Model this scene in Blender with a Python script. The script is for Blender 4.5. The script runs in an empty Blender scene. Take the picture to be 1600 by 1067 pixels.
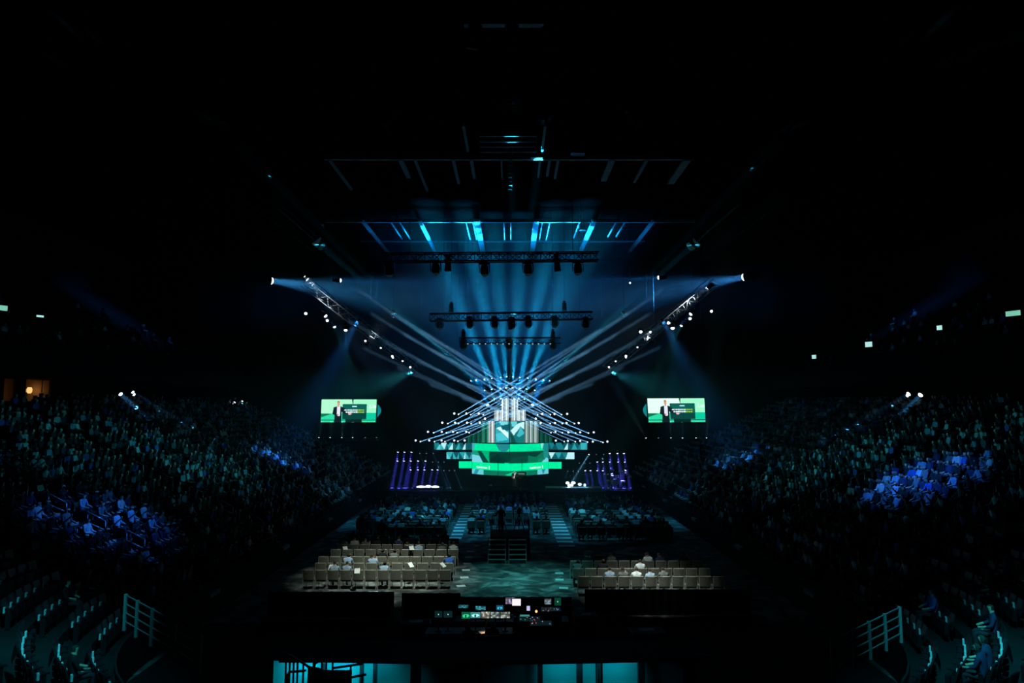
import bpy, math, random
from mathutils import Vector, Matrix, Quaternion
random.seed(7)
S = bpy.context.scene
COL = S.collection
PI = math.pi

# ------------------------------------------------------------------ camera, haze, ambient light, exposure
F = 1067.0                                    # focal length in pixels of the 1600 x 1067 frame (24 mm)
CAMZ = 9.2
cam_d = bpy.data.cameras.new('camera'); cam_d.lens = 24.0; cam_d.sensor_width = 36.0; cam_d.clip_end = 400
cam = bpy.data.objects.new('camera', cam_d); COL.objects.link(cam)
cam.location = (0, 0, CAMZ)
cam.rotation_euler = (PI/2 + math.atan(96.5/F), 0, 0)
S.camera = cam
RC = cam.rotation_euler.to_matrix()

world = bpy.data.worlds.new('world'); S.world = world; world.use_nodes = True
wn = world.node_tree
wn.nodes['Background'].inputs[0].default_value = (0.0, 0.6, 0.55, 1)
wn.nodes['Background'].inputs[1].default_value = 0.0002

S.view_settings.view_transform = 'Standard'; S.view_settings.look = 'None'
S.view_settings.exposure = 0.0; S.view_settings.gamma = 1.0; S.view_settings.use_curve_mapping = False
cy = S.cycles
cy.use_denoising = True; cy.max_bounces = 2; cy.diffuse_bounces = 1; cy.glossy_bounces = 1
cy.volume_bounces = 0; cy.transparent_max_bounces = 160; cy.sample_clamp_indirect = 1.5; cy.use_light_tree = True
cy.caustics_reflective = False; cy.caustics_refractive = False

# ------------------------------------------------------------------ helpers
def ray(u, v):
    return RC @ Vector(((u - 800)/F, (533.5 - v)/F, -1))
def at(u, v, Y):                               # point of the hall at distance Y along the axis
    d = ray(u, v); return Vector((0, 0, CAMZ)) + d*(Y/d.y)
def depth(v, z):                               # distance at which height z is seen at v
    d = ray(800, v); return (z - CAMZ)*d.y/d.z
def zc(x, y, Y):                               # stage close-up coordinates
    return at(600 + x/4, 560 + y/4, Y)
def lin(c):
    return tuple((x/255/12.92) if x/255 <= .04045 else ((x/255 + .055)/1.055)**2.4 for x in c)
ORD = ['first','second','third','fourth','fifth','sixth','seventh','eighth','ninth','tenth','eleventh','twelfth','thirteenth',
       'fourteenth','fifteenth','sixteenth','seventeenth','eighteenth','nineteenth','twentieth','twenty-first','twenty-second',
       'twenty-third','twenty-fourth','twenty-fifth','twenty-sixth','twenty-seventh','twenty-eighth','twenty-ninth','thirtieth']
def ordn(i):
    if i < len(ORD): return ORD[i]
    n = i + 1; s = {1:'st',2:'nd',3:'rd'}.get(n % 10, 'th') if n % 100 not in (11,12,13) else 'th'
    return '%d%s' % (n, s)

MATS = {}
def mat(name, col, rough=.7, metal=0., var=.15, scale=6., spec=.3, bump=0.):
    m = bpy.data.materials.new(name); m.use_nodes = True; n = m.node_tree; b = n.nodes['Principled BSDF']
    b.inputs['Roughness'].default_value = rough; b.inputs['Metallic'].default_value = metal
    b.inputs['Specular IOR Level'].default_value = spec
    tc = n.nodes.new('ShaderNodeTexCoord'); nz = n.nodes.new('ShaderNodeTexNoise'); nz.inputs['Scale'].default_value = scale
    nz.inputs['Detail'].default_value = 3
    n.links.new(tc.outputs['Object'], nz.inputs['Vector'])
    rp = n.nodes.new('ShaderNodeValToRGB')
    rp.color_ramp.elements[0].position = .3; rp.color_ramp.elements[1].position = .7
    rp.color_ramp.elements[0].color = (*[c*(1 - var) for c in col], 1); rp.color_ramp.elements[1].color = (*[min(1, c*(1 + var)) for c in col], 1)
    n.links.new(nz.outputs[0], rp.inputs[0]); n.links.new(rp.outputs[0], b.inputs['Base Color'])
    if bump:
        bp = n.nodes.new('ShaderNodeBump'); bp.inputs['Strength'].default_value = bump
        n.links.new(nz.outputs[0], bp.inputs['Height']); n.links.new(bp.outputs[0], b.inputs['Normal'])
    MATS[name] = m; return m
def glow(name, col, strength, sample=False):   # something that gives off light: a lens, a lamp, an indicator
    m = bpy.data.materials.new(name); m.use_nodes = True; n = m.node_tree; n.nodes.clear()
    o = n.nodes.new('ShaderNodeOutputMaterial'); e = n.nodes.new('ShaderNodeEmission')
    e.inputs[0].default_value = (*col, 1); e.inputs[1].default_value = strength
    n.links.new(e.outputs[0], o.inputs[0])
    m.cycles.emission_sampling = 'AUTO' if sample else 'NONE'
    MATS[name] = m; return m
def screen_mat(name, strength, sample):
    m = bpy.data.materials.new(name); m.use_nodes = True; n = m.node_tree; n.nodes.clear()
    o = n.nodes.new('ShaderNodeOutputMaterial'); e = n.nodes.new('ShaderNodeEmission')
    a = n.nodes.new('ShaderNodeVertexColor'); a.layer_name = 'picture'
    e.inputs[1].default_value = strength
    n.links.new(a.outputs[0], e.inputs[0]); n.links.new(e.outputs[0], o.inputs[0])
    m.cycles.emission_sampling = 'AUTO' if sample else 'NONE'
    MATS[name] = m; return m

mat('black_steel', (.020,.020,.022), .45, .3, .2, 9)
mat('black_paint', (.012,.012,.013), .8, 0, .2, 5)
mat('black_cloth', (.008,.008,.009), .95, 0, .25, 8, .1)
mat('aluminium', (.36,.37,.39), .35, .6, .1, 12)
mat('roof_steel', (.42,.44,.46), .6, .1, .15, 3)
mat('roof_deck', (.0012,.0012,.0013), 1., 0, .3, .5, 0.)
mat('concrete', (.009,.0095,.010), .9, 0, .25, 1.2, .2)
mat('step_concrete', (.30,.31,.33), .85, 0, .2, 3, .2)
mat('wall_paint', (.014,.015,.016), .95, 0, .2, .4, .05)
mat('rail_metal', (.42,.44,.45), .35, .4, .1, 14)
mat('seat_plastic', (.008,.009,.011), .5, 0, .2, 8)
mat('arm_plastic', (.66,.68,.68), .4, 0, .1, 8)
mat('chair_fabric', (.20,.19,.155), .95, 0, .2, 25, .1)
mat('chair_frame', (.55,.52,.44), .4, .4, .1, 12)
mat('stage_floor', (.012,.014,.015), .22, 0, .2, 2, .6)
mat('paper', (.78,.78,.76), .8, 0, .05, 5)
mat('white_panel', (.5,.52,.53), .6, 0, .08, 1.5)
mat('suite_wall', (.26,.18,.11), .8, 0, .15, 2)
mat('desk', (.02,.02,.02), .6, 0, .2, 4)
mat('drum_shell', (.45,.45,.5), .3, .2, .1, 4)
mat('brass', (.6,.5,.25), .3, .9, .1, 5)
mat('marker', (.62,.66,.68), .7, 0, .1, 6)
mat('runner', (.10,.11,.12), .9, 0, .2, 3)
mat('fascia', (.20,.21,.22), .7, 0, .15, 1)
glow('lens_white', (.86,.93,1.), 2.6)
glow('lens_blue', (.45,.82,1.), 2.4)
glow('lens_violet', (.66,.70,1.), 2.2)
glow('lens_dim', (.6,.85,1.), .5)
glow('lens_off', (.10,.2,.25), .05)
glow('lens_warm', (1.,.5,.16), 1.3)
glow('lens_cyan', (.1,.8,1.), .6)
glow('display_glow', (.55,1.,.95), .8)
glow('display_green', (.35,1.,.75), .55)
glow('led_red', (1.,.12,.1), 1.2)
glow('led_pink', (1.,.6,.6), 1.0)
glow('led_white', (.7,.85,1.), 1.0)
glow('led_blue', (.25,.3,1.), 1.2)
glow('led_green', (.2,1.,.5), .7)
screen_mat('led_picture', 1.25, False)
screen_mat('monitor_picture', 1.1, False)

def carpet():
    m = bpy.data.materials.new('carpet'); m.use_nodes = True; n = m.node_tree; b = n.nodes['Principled BSDF']
    b.inputs['Roughness'].default_value = .95; b.inputs['Specular IOR Level'].default_value = .1
    tc = n.nodes.new('ShaderNodeTexCoord'); mp = n.nodes.new('ShaderNodeMapping'); mp.inputs['Scale'].default_value = (.8, 1., 1)
    n.links.new(tc.outputs['Object'], mp.inputs[0])
    nz = n.nodes.new('ShaderNodeTexNoise'); nz.inputs['Scale'].default_value = 1.3; nz.inputs['Detail'].default_value = 5; nz.inputs['Distortion'].default_value = .8
    n.links.new(mp.outputs[0], nz.inputs['Vector'])
    rp = n.nodes.new('ShaderNodeValToRGB'); e = rp.color_ramp.elements
    e[0].position = .38; e[0].color = (.035,.04,.04,1); e[1].position = .66; e[1].color = (.22,.24,.235,1)
    k = e.new(.52); k.color = (.085,.095,.092,1)
    n.links.new(nz.outputs[0], rp.inputs[0]); n.links.new(rp.outputs[0], b.inputs['Base Color'])
    MATS['carpet'] = m
carpet()

class MB:
    """collects faces, then links them as one mesh"""
    def __init__(s): s.v = []; s.f = []; s.m = []; s.c = []
    def face(s, pts, m=0, col=None):
        i = len(s.v); s.v += [tuple(p) for p in pts]; s.f.append(tuple(range(i, i + len(pts)))); s.m.append(m); s.c.append(col)
    def box(s, c, d, m=0, rot=None):
        c = Vector(c); h = [x/2 for x in d]; i = len(s.v)
        for x in (-1,1):
            for y in (-1,1):
                for z in (-1,1):
                    p = Vector((x*h[0], y*h[1], z*h[2]))
                    if rot is not None: p = rot @ p
                    s.v.append(tuple(c + p))
        for q in ((0,1,3,2),(4,6,7,5),(0,4,5,1),(2,3,7,6),(0,2,6,4),(1,5,7,3)):
            s.f.append(tuple(i + k for k in q)); s.m.append(m); s.c.append(None)
    def tube(s, a, b, r, r2=None, n=8, m=0, caps=True):
        a = Vector(a); b = Vector(b); r2 = r if r2 is None else r2
        q = (b - a).to_track_quat('Z', 'Y'); i = len(s.v)
        for p, rr in ((a, r), (b, r2)):
            for k in range(n):
                t = 2*PI*k/n; s.v.append(tuple(p + q @ Vector((rr*math.cos(t), rr*math.sin(t), 0))))
        for k in range(n):
            j = (k + 1) % n; s.f.append((i + k, i + j, i + n + j, i + n + k)); s.m.append(m); s.c.append(None)
        if caps:
            s.f.append(tuple(i + k for k in reversed(range(n)))); s.m.append(m); s.c.append(None)
            s.f.append(tuple(i + n + k for k in range(n))); s.m.append(m); s.c.append(None)
    def lathe(s, prof, n=12, m=0, o=(0,0,0)):       # profile of (radius, z) about the z axis
        i = len(s.v)
        for r, z in prof:
            for k in range(n):
                t = 2*PI*k/n; s.v.append((o[0] + r*math.cos(t), o[1] + r*math.sin(t), o[2] + z))
        for a in range(len(prof) - 1):
            for k in range(n):
                j = (k + 1) % n; s.f.append((i + a*n + k, i + a*n + j, i + (a+1)*n + j, i + (a+1)*n + k)); s.m.append(m); s.c.append(None)
        s.f.append(tuple(i + k for k in reversed(range(n)))); s.m.append(m); s.c.append(None)
        s.f.append(tuple(i + (len(prof)-1)*n + k for k in range(n))); s.m.append(m); s.c.append(None)
    def mesh(s, name, mats, smooth=False, colors=False):
        me = bpy.data.meshes.new(name); me.from_pydata(s.v, [], s.f)
        if isinstance(mats, str): mats = [mats]
        for k in mats: me.materials.append(MATS[k])
        if len(mats) > 1: me.polygons.foreach_set('material_index', s.m)
        if colors:
            at_ = me.color_attributes.new('picture', 'FLOAT_COLOR', 'CORNER')
            buf = []
            for f, c in zip(s.f, s.c):
                cc = (*(c or (0,0,0)), 1.0)
                buf += list(cc)*len(f)
            at_.data.foreach_set('color', buf)
        if smooth: me.polygons.foreach_set('use_smooth', [True]*len(me.polygons))
        me.update(); return me

def obj(name, me, parent=None, loc=None, rot=None, scale=None):
    if isinstance(me, tuple): me = me[0].mesh(name, me[1])
    o = bpy.data.objects.new(name, me); COL.objects.link(o)
    if parent is not None: o.parent = parent
    if loc is not None: o.location = loc
    if rot is not None:
        if isinstance(rot, Quaternion): o.rotation_mode = 'QUATERNION'; o.rotation_quaternion = rot
        else: o.rotation_euler = rot
    if scale is not None: o.scale = scale
    return o
def tag(o, label, cat, group=None, kind=None):
    o['label'] = label; o['category'] = cat
    if group: o['group'] = group
    if kind: o['kind'] = kind
    return o
def thing(name, label, cat, loc=(0,0,0), rz=0., group=None):
    o = bpy.data.objects.new(name, None); COL.objects.link(o); o.location = loc; o.rotation_euler = (0,0,rz)
    return tag(o, label, cat, group)
def struct(name, b, m, label=None, parent=None):
    o = obj(name, b.mesh(name, m), parent)
    if parent is None:
        o['kind'] = 'structure'
        if label: o['label'] = label
    return o
LIGHT_N = [0]
def beam(a, target, watts, spread, col, size, parent=None):
    """the light of a lamp: a disc of the lens' size that shines within its beam angle"""
    l = bpy.data.lights.new('lamp_light', 'AREA'); l.shape = 'DISK'; l.size = size; l.energy = watts
    l.spread = math.radians(spread); l.color = col
    o = bpy.data.objects.new('lamp_light', l); COL.objects.link(o)
    a = Vector(a); d = Vector(target) - a
    o.location = a; o.rotation_euler = d.to_track_quat('-Z', 'Y').to_euler()
    LIGHT_N[0] += 1
    return o

# ------------------------------------------------------------------ the hall: floor, terraces, walls, roof
NROW, TREAD, RISE, BASE = 20, .85, .38, 1.2
AISLES = [30.3, 39.7, 49.1, 58.5, 67.9]
CX, CY, CR = 4.5, 25.5, 8.5                       # corner centre and radius of the rink
def bowl_path(d, side, last=270):
    pts = [Vector((-13 - d, y, 0)) for y in (76, 67, 58, 49, 40, 32)]
    for a in range(180, last + 1, 6):
        t = math.radians(a); pts.append(Vector((-CX + (CR + d)*math.cos(t), CY + (CR + d)*math.sin(t), 0)))
    pts.append(Vector((0, CY - CR - d, 0)))
    return [Vector((p.x*(-side), p.y, 0)) for p in pts]     # side -1: left as modelled, +1: mirrored
def strip(b, p, q, zp, zq):
    for i in range(len(p) - 1):
        b.face([(p[i].x,p[i].y,zp),(p[i+1].x,p[i+1].y,zp),(q[i+1].x,q[i+1].y,zq),(q[i].x,q[i].y,zq)])

b = MB(); b.face([(-14,16,0),(14,16,0),(14,80,0),(-14,80,0)]); struct('floor', b, 'carpet', 'dark mottled arena carpet between the seating blocks')
for side, nm in ((-1,'left'), (1,'right')):
    b = MB()
    for r in range(NROW):
        z = BASE + RISE*r; p = bowl_path(r*TREAD, side); q = bowl_path((r+1)*TREAD, side)
        strip(b, p, q, z, z)
        if r: strip(b, p, p, z - RISE, z)
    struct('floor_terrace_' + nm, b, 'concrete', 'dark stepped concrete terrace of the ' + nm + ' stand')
    b = MB(); p = bowl_path(0, side); q = bowl_path(.06, side); strip(b, p, p, 0, BASE + .25); strip(b, p, q, BASE + .25, BASE + .25); strip(b, q, q, BASE, BASE + .25)
    struct('wall_front_' + nm, b, 'wall_paint', 'low dark wall around the arena floor below the ' + nm + ' stand')
    b = MB()
    for (y0, y1) in ((24, AISLES[1]-.6), (AISLES[1]+.6, AISLES[2]-.6), (AISLES[2]+.6, AISLES[3]-.6), (AISLES[3]+.6, 77)):
        b.box((side*30.05, (y0+y1)/2, 8.68), (.12, y1 - y0, .5))
    struct('trim_%d' % (1 if side < 0 else 2), b, 'fascia', 'pale parapet behind the top row of the ' + nm + ' stand')
    b = MB(); X = side*33
    b.face([(side*30.1,-4,8.5),(side*30.1,80,8.5),(side*34,80,8.5),(side*34,-4,8.5)])
    # suite level wall, with two openings on one side
    holes = [(44.3, 45.4), (46.3, 48.9)] if side < 0 else []
    edges = [-4] + [e for h in holes for e in h] + [80]
    for i in range(0, len(edges), 2): b.box((X, (edges[i]+edges[i+1])/2, 9.9), (.2, edges[i+1]-edges[i], 2.9))
    for h in holes:
        b.box((X, (h[0]+h[1])/2, 8.9), (.2, h[1]-h[0], .9)); b.box((X, (h[0]+h[1])/2, 11.15), (.2, h[1]-h[0], .4))
    struct('wall_suite_' + nm, b, 'wall_paint', 'dark suite level wall behind the ' + nm + ' stand')
    b = MB(); b.box((side*30.2, 38, 11.5), (.3, 84, 1.4)); b.box((side*30.0, 38, 10.85), (.16, 84, .07), 0)
    b.box((side*31.6, 38, 10.85), (3, 84, .1))
    struct('trim_%d' % (3 if side < 0 else 4), b, 'wall_paint', 'dark fascia of the upper deck above the ' + nm + ' stand')
    b = MB()
    for r in range(16):
        x0 = 30.3 + r*.9; z = 12.0 + r*.55
        b.box((side*(x0+.45), 38, z), (.9, 84, .55))
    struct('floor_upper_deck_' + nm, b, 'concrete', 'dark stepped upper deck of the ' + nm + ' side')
    b = MB(); b.box((side*45, 38, 19), (.3, 84, 15)); struct('wall_' + nm, b, 'wall_paint', 'black outer wall of the hall, ' + nm + ' side')
b = MB(); b.box((0, 38, 26.4), (92, 92, .3)); struct('ceiling', b, 'roof_deck', 'black roof deck of the hall')
b = MB()                                            # black masking drape stretched behind the stage
b.box((0,79.3,13.1), (92,.1,26.3))
struct('wall_back', b, 'black_cloth', 'black masking drape behind the stage')
# theatrical haze: thickest at the stage, thinning out towards the audience
def haze_mat(name, density):
    m = bpy.data.materials.new(name); m.use_nodes = True; n = m.node_tree; n.nodes.clear()
    o = n.nodes.new('ShaderNodeOutputMaterial'); v = n.nodes.new('ShaderNodeVolumeScatter')
    v.inputs['Color'].default_value = (.9,.97,1,1); v.inputs['Density'].default_value = density; v.inputs['Anisotropy'].default_value = .15
    n.links.new(v.outputs[0], o.inputs['Volume']); MATS[name] = m
for i, (y0, hw, top, den, lab) in enumerate(((42.0, 30.2, 26.0, .0013, 'thin outer haze reaching out over the floor seats'), (53.5, 25., 25.6, .0030, 'thickest haze right above and around the stage'))):
    haze_mat('haze_%d' % i, den); b = MB(); b.box((0, (y0 + 78.9)/2, top/2 + .05*(i+1)), (2*hw, 78.9 - y0 - .1*i, top)); tag(obj('haze', b.mesh('haze', 'haze_%d' % i)), lab, 'haze', None, 'stuff')
haze_mat('haze_streak', .0003)
b = MB(); b.face([(-46,-5,0),(46,-5,0),(46,-5,26),(-46,-5,26)]); struct('wall_rear', b, 'wall_paint')

# suite rooms with warm light on the left side
for k, (y0, y1, lab) in enumerate(((44.3, 45.4, 'narrow'), (46.3, 48.9, 'wide'))):
    b = MB(); X0, X1 = -33.1, -35.6
    b.face([(X1,y0,9.3),(X1,y1,9.3),(X1,y1,10.98),(X1,y0,10.98)])
    b.face([(X0,y0,9.3),(X1,y0,9.3),(X1,y0,10.98),(X0,y0,10.98)]); b.face([(X0,y1,9.3),(X1,y1,9.3),(X1,y1,10.98),(X0,y1,10.98)])
    b.face([(X0,y0,9.3),(X0,y1,9.3),(X1,y1,9.3),(X1,y0,9.3)]); b.face([(X0,y0,10.98),(X0,y1,10.98),(X1,y1,10.98),(X1,y0,10.98)])
    w = struct('window_%d' % (k+1), b, 'suite_wall', lab + ' lit opening of a suite above the left stand')
    fb = MB()
    for y in (y0, y1): fb.box((-32.97, y, 10.14), (.08, .1, 1.8))
    fb.box((-32.97, (y0+y1)/2, 11.0), (.08, y1-y0, .1)); obj('window_frame', fb.mesh('window_frame', 'black_steel'), w)
b = MB(); b.box((-34.5, 47.2, 10.1), (.1, 1.5, 1.55))
tag(obj('partition', b.mesh('partition', 'black_paint')), 'dark partition standing inside the wide lit suite', 'partition')
def wall_lamp(loc, label, watts):
    t = thing('wall_lamp', label, 'lamp', loc, 0, 'warm lamps in the suites')
    sb = MB(); sb.lathe([(.10,0),(.16,.1),(.17,.3),(.12,.42)], 12); obj('lamp_shade', sb.mesh('lamp_shade', 'lens_warm'), t)
    bb = MB(); bb.box((-.12,0,.2), (.2,.05,.05)); bb.box((-.22,0,.2), (.03,.14,.2)); obj('bracket', bb.mesh('bracket', 'brass'), t)
    l = bpy.data.lights.new('lamp_light', 'POINT'); l.energy = watts; l.color = (1,.5,.16); l.shadow_soft_size = .15
    o = bpy.data.objects.new('lamp_light', l); COL.objects.link(o); o.location = Vector(loc) + Vector((.3,0,.2))
wall_lamp((-35.2, 44.75, 9.5), 'warm wall lamp inside the narrow lit suite', 6)
wall_lamp((-34.2, 48.5, 9.9), 'warm wall lamp beside the partition in the wide lit suite', 4)
wall_lamp((-35.2, 46.45, 9.4), 'warm wall lamp at the near end of the wide lit suite', 6)

# aisle stairs in the stands
step_me = None
def stair_meshes():
    s = MB(); s.box((0,0,0), (.40, 1.0, .17)); return s.mesh('step', 'step_concrete')
step_me = stair_meshes(); stair_no = 0
for side, nm in ((-1,'left'), (1,'right')):
    for k, ya in enumerate(AISLES):
        stair_no += 1
        if k < 2:
            e = bpy.data.objects.new('floor_stair_%d' % stair_no, None); COL.objects.link(e); e['kind'] = 'structure'
            e['label'] = 'pale stepped aisle in the %s stand, %s one from the camera' % (nm, ORD[k])
            for r in range(NROW):
                for h in (0, 1):
                    d = r*TREAD + .2 + .42*h - .21; z = BASE + RISE*r - .19*(1-h) + .1 - .17/2 + .01
                    obj('step', step_me, e, (side*(13 + d), ya, z))
        else:
            s = MB()
            for r in range(NROW):
                for h in (0, 1):
                    d = r*TREAD - .01 + .42*h; z = BASE + RISE*r - .19*(1-h) + .1 - .085 + .01
                    s.box((side*(13 + d), ya, z), (.40, 1.0, .17))
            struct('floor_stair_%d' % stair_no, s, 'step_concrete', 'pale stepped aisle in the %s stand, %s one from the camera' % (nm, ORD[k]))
# handrail loops along the aisles
def rail_loop_mesh(side):
    s = MB(); L = .8; dz = -.44*L; r = .022
    a0, a1 = Vector((0,0,0)), Vector((-side*L,0,dz))
    up = Vector((0,0,1))
    top0, top1 = a0 + up*.92 + Vector((-side*.05,0,0)), a1 + up*.92 + Vector((side*.05,0,0))
    s.tube(a0, a0 + up*.86, r); s.tube(a0 + up*.86, top0, r); s.tube(top0, top1, r); s.tube(top1, a1 + up*.86, r); s.tube(a1 + up*.86, a1, r)
    bar = MB(); bar.tube(a0 + up*.5, a1 + up*.5, r)
    return s.mesh('rail_loop', 'rail_metal', True), bar.mesh('mid_bar', 'rail_metal', True)
for side, nm in ((-1,'left'), (1,'right')):
    lm, bm_ = rail_loop_mesh(side)
    for k, ya in enumerate(AISLES[:3]):
        for j in range(8):
            r = 2 + 2.05*j; d = r*TREAD + .3
            if d > 16.3: continue
            t = thing('handrail', 'metal handrail loop, %s up from the floor on %s aisle of the %s stand' % (ORD[j], ORD[k], nm), 'handrail',
                      (side*(13 + d), ya, BASE + .447*d - .1), 0, 'handrail loops on the aisle stairs')
            obj('rail_loop', lm, t); obj('mid_bar', bm_, t)

# longer guard rails in the near corners of the bowl
def guard_rail(p0, p1, posts, label, n_rails=4, h=.95):
    t = thing('guard_rail', label, 'railing', p0)
    p0 = Vector(p0); d = Vector(p1) - p0
    pm = MB(); pm.box((0,0,h/2), (.07,.07,h)); pme = pm.mesh('post', 'rail_metal')
    for f in posts: obj('post', pme, t, d*f)
    for i in range(n_rails):
        z = h*(.25 + .72*i/(n_rails-1)); rb = MB(); rb.tube(Vector((0,0,z)), d + Vector((0,0,z)), .018); obj('rail', rb.mesh('rail', 'rail_metal', True), t)
guard_rail(at(194,985,19), at(311,1054,17.2), (0,.17,.38,.68,1), 'sloping four-bar guard rail in the near left corner')
guard_rail(at(1302,1062,17.2), at(1408,1004,19.2), (0,.3,.52,.76,1), 'sloping four-bar guard rail in the near right corner')

# steel in the roof
ROOFZ = 25.2
def roof_beam(name, p0, p1, w, h, label, m='roof_steel'):
    s = MB(); p0 = Vector(p0); p1 = Vector(p1); d = p1 - p0; L = d.length; q = d.to_track_quat('X','Z').to_matrix()
    c = Vector((L/2,0,0))
    s.box((L/2,0,h/2-.02), (L,w,.04)); s.box((L/2,0,-h/2+.02), (L,w,.04)); s.box((L/2,0,0), (L,.03,h-.08))
    o = obj(name, s.mesh(name, m), None, p0); o.rotation_euler = q.to_euler()
    return tag(o, label, 'beam', 'steel beams under the roof')
YA, YB, YC = depth(345, ROOFZ), depth(377, ROOFZ), depth(396, ROOFZ)
YD, YE = depth(247, ROOFZ), depth(292, ROOFZ)
def xat(u, Y): return at(u, 500, Y).x
roof_beam('roof_beam', (xat(505,YA),YA,ROOFZ), (xat(1090,YA),YA,ROOFZ), .22, .3, 'long cross beam of the roof bay lit above the stage')
roof_beam('roof_beam', (xat(560,YB),YB,ROOFZ), (xat(1010,YB),YB,ROOFZ), .10, .14, 'thin cross beam behind the lit long one above the stage')
roof_beam('roof_beam', (xat(500,YD),YD,ROOFZ), (xat(1090,YD),YD,ROOFZ), .22, .25, 'dim cross beam of the middle roof bay')
for i, (u, w, v1) in enumerate(((565,.25,396),(655,.3,396),(745,.5,394),(838,.5,394),(929,.4,388),(1022,.3,390))):
    roof_beam('roof_beam', (xat(u,YA),YA-.6,ROOFZ-.15), (xat(u,YA),depth(v1,ROOFZ),ROOFZ-.15), w, .2, 'broad lengthwise roof beam over the stage, %s from the left' % ORD[i])
for i, (u, v1) in enumerate(((608,372),(622,372),(727,373),(738,373),(787,373),(798,373),(848,374),(860,374),(907,370),(965,368),(979,368))):
    roof_beam('roof_beam', (xat(u,YA),YA,ROOFZ-.1), (xat(u,YA),depth(v1,ROOFZ),ROOFZ-.1), .09, .12, 'thin lengthwise roof bar over the stage, %s from the left' % ORD[i])
for i, (u, w, v1) in enumerate(((508,.16,294),(622,.3,275),(645,.16,296),(706,.2,284),(735,.2,276),(783,.1,275),(845,.12,274),(860,.16,272),(874,.16,276),(960,.4,280),(1015,.2,282),(1080,.5,284))):
    roof_beam('roof_beam', (xat(u,YD),YD,ROOFZ-.1), (xat(u,YD),depth(v1,ROOFZ),ROOFZ-.1), w, .16, 'dim lengthwise bar of the middle roof bay, %s from the left' % ORD[i])
for i, v in enumerate((212,221,229,237)):
    Y = depth(v, ROOFZ); roof_beam('roof_beam', (xat(748,Y),Y,ROOFZ), (xat(840,Y),Y,ROOFZ), .1, .1, 'slim grid bar over the hanging ladder, %s from the top' % ORD[i])
Y = depth(35, ROOFZ)
roof_beam('roof_beam', (xat(722,Y),Y,ROOFZ), (xat(868,Y),Y,ROOFZ), .3, .3, 'near cross beam carrying the house lamps')
for i, (u, s_) in enumerate(((724,-1),(852,1))):
    p = at(u, 195, depth(195, ROOFZ)); roof_beam('roof_beam', p, p + Vector((0, 4.0, 0)), .14, .2, 'short roof bar slanting beside the slim grid bars, %s side' % ('left' if i == 0 else 'right'))
# hanging access ladder
t = thing('ladder', 'hanging access ladder at the middle of the roof', 'ladder', at(797, 298, YD - .3))
L_ = 26.2 - at(797,298,YD-.3).z
for sx in (-1,1):
    s = MB(); s.box((sx*.14,0,L_/2), (.05,.05,L_)); obj('side_rail', s.mesh('side_rail','roof_steel'), t)
rg = MB(); rg.box((0,0,0), (.26,.06,.10)); rgm = rg.mesh('rung','roof_steel')
for i in range(8): obj('rung', rgm, t, (0,0,2.1*(i+.5)/8))
# lit duct boxes and hanging reflector panels under the roof
def duct(u0, v0, u1, v1, Y, label):
    a = at(u0,v0,Y); c = at(u1,v1,Y); s = MB(); s.box((0,0,0), (c.x-a.x, .5, a.z-c.z)); s.box((-(c.x-a.x)*.1,-.26,0), (.04,.04,a.z-c.z))
    hh = 26.2 - (a.z+c.z)/2; s.box((0,0,hh/2), (.04,.04,hh))
    tag(obj('duct_box', s.mesh('duct_box','aluminium'), None, (a+c)/2), label, 'duct box', 'duct boxes under the roof')
duct(829,243,848,248,YD-1.5,'bright flat duct box beside the hanging ladder')
duct(892,235.5,914,241,YD-1.5,'flat duct box to the right of the bright one')
duct(905,353,915,360,YA+.4,'small duct box under the lit roof bay')
def reflector(name, quads, Y, label, tilt=.35):
    """hanging pair of angled reflector panels on a small cradle"""
    cs = [at(u, v, Y) for q in quads for (u, v) in q]; c0 = sum(cs, Vector())/len(cs)
    t = thing(name, label, 'reflector', c0)
    for q in quads:
        s = MB(); k = 1.5*Y/(c0.z - CAMZ); nn = Vector((0,1,-k)).normalized(); eye = Vector((0,0,CAMZ))   # lies nearly level, its underside to the stage and the floor
        dirs = [ray(u, v) for (u, v) in q]; fr = [eye + d*(nn.dot(c0 - eye)/nn.dot(d)) - c0 for d in dirs]; bk = [p - nn*.05 for p in fr]
        s.face(fr); s.face(bk[::-1])
        for i in range(len(fr)):
            j = (i+1) % len(fr); s.face([fr[i],bk[i],bk[j],fr[j]])
        obj('panel', s.mesh('panel','white_panel'), t)
    s = MB(); s.tube((0,.1,0), (0,.1,26.2 - c0.z), .012, n=5); s.tube((-.3,.1,0),(.3,.1,0), .02); obj('cradle', s.mesh('cradle','black_steel'), t)
    return c0
REFL = []
REFL.append(reflector('reflector', [[(487,381),(501,371),(502,373),(495,388)], [(496,389),(504,380),(508,382),(503,391),(499,391)]], 46, 'bright pair of angled reflector panels hanging up left'))
REFL.append(reflector('reflector', [[(1072,381),(1077,379),(1086,389),(1081,392),(1076,390)], [(1082,374),(1084,373),(1095,383),(1092,387),(1087,384)]], 46, 'dim pair of angled reflector panels hanging up right'))
REFL.append(reflector('reflector', [[(608,491),(615,484),(617,486),(612,496)], [(613,496),(618,487),(619,490),(616,497)]], 56, 'small pair of reflector panels left of the long truss'))
REFL.append(reflector('reflector', [[(969,488),(971,487),(978,495),(975,496)], [(973,486),(976,486),(981,491),(979,494)]], 56, 'small pair of reflector panels right of the long truss'))
REFL.append(reflector('reflector', [[(417,273),(419,273),(424,278),(422,279)]], 44, 'small single reflector panel high on the left'))
REFL.append(reflector('reflector', [[(1171,267),(1175,261),(1179,261),(1174,267)]], 44, 'small single reflector panel high on the right'))
REFL.append(reflector('reflector', [[(502,351),(505,351),(507,355),(505,356)]], 46, 'tiny reflector panel above the bright pair'))

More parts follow.
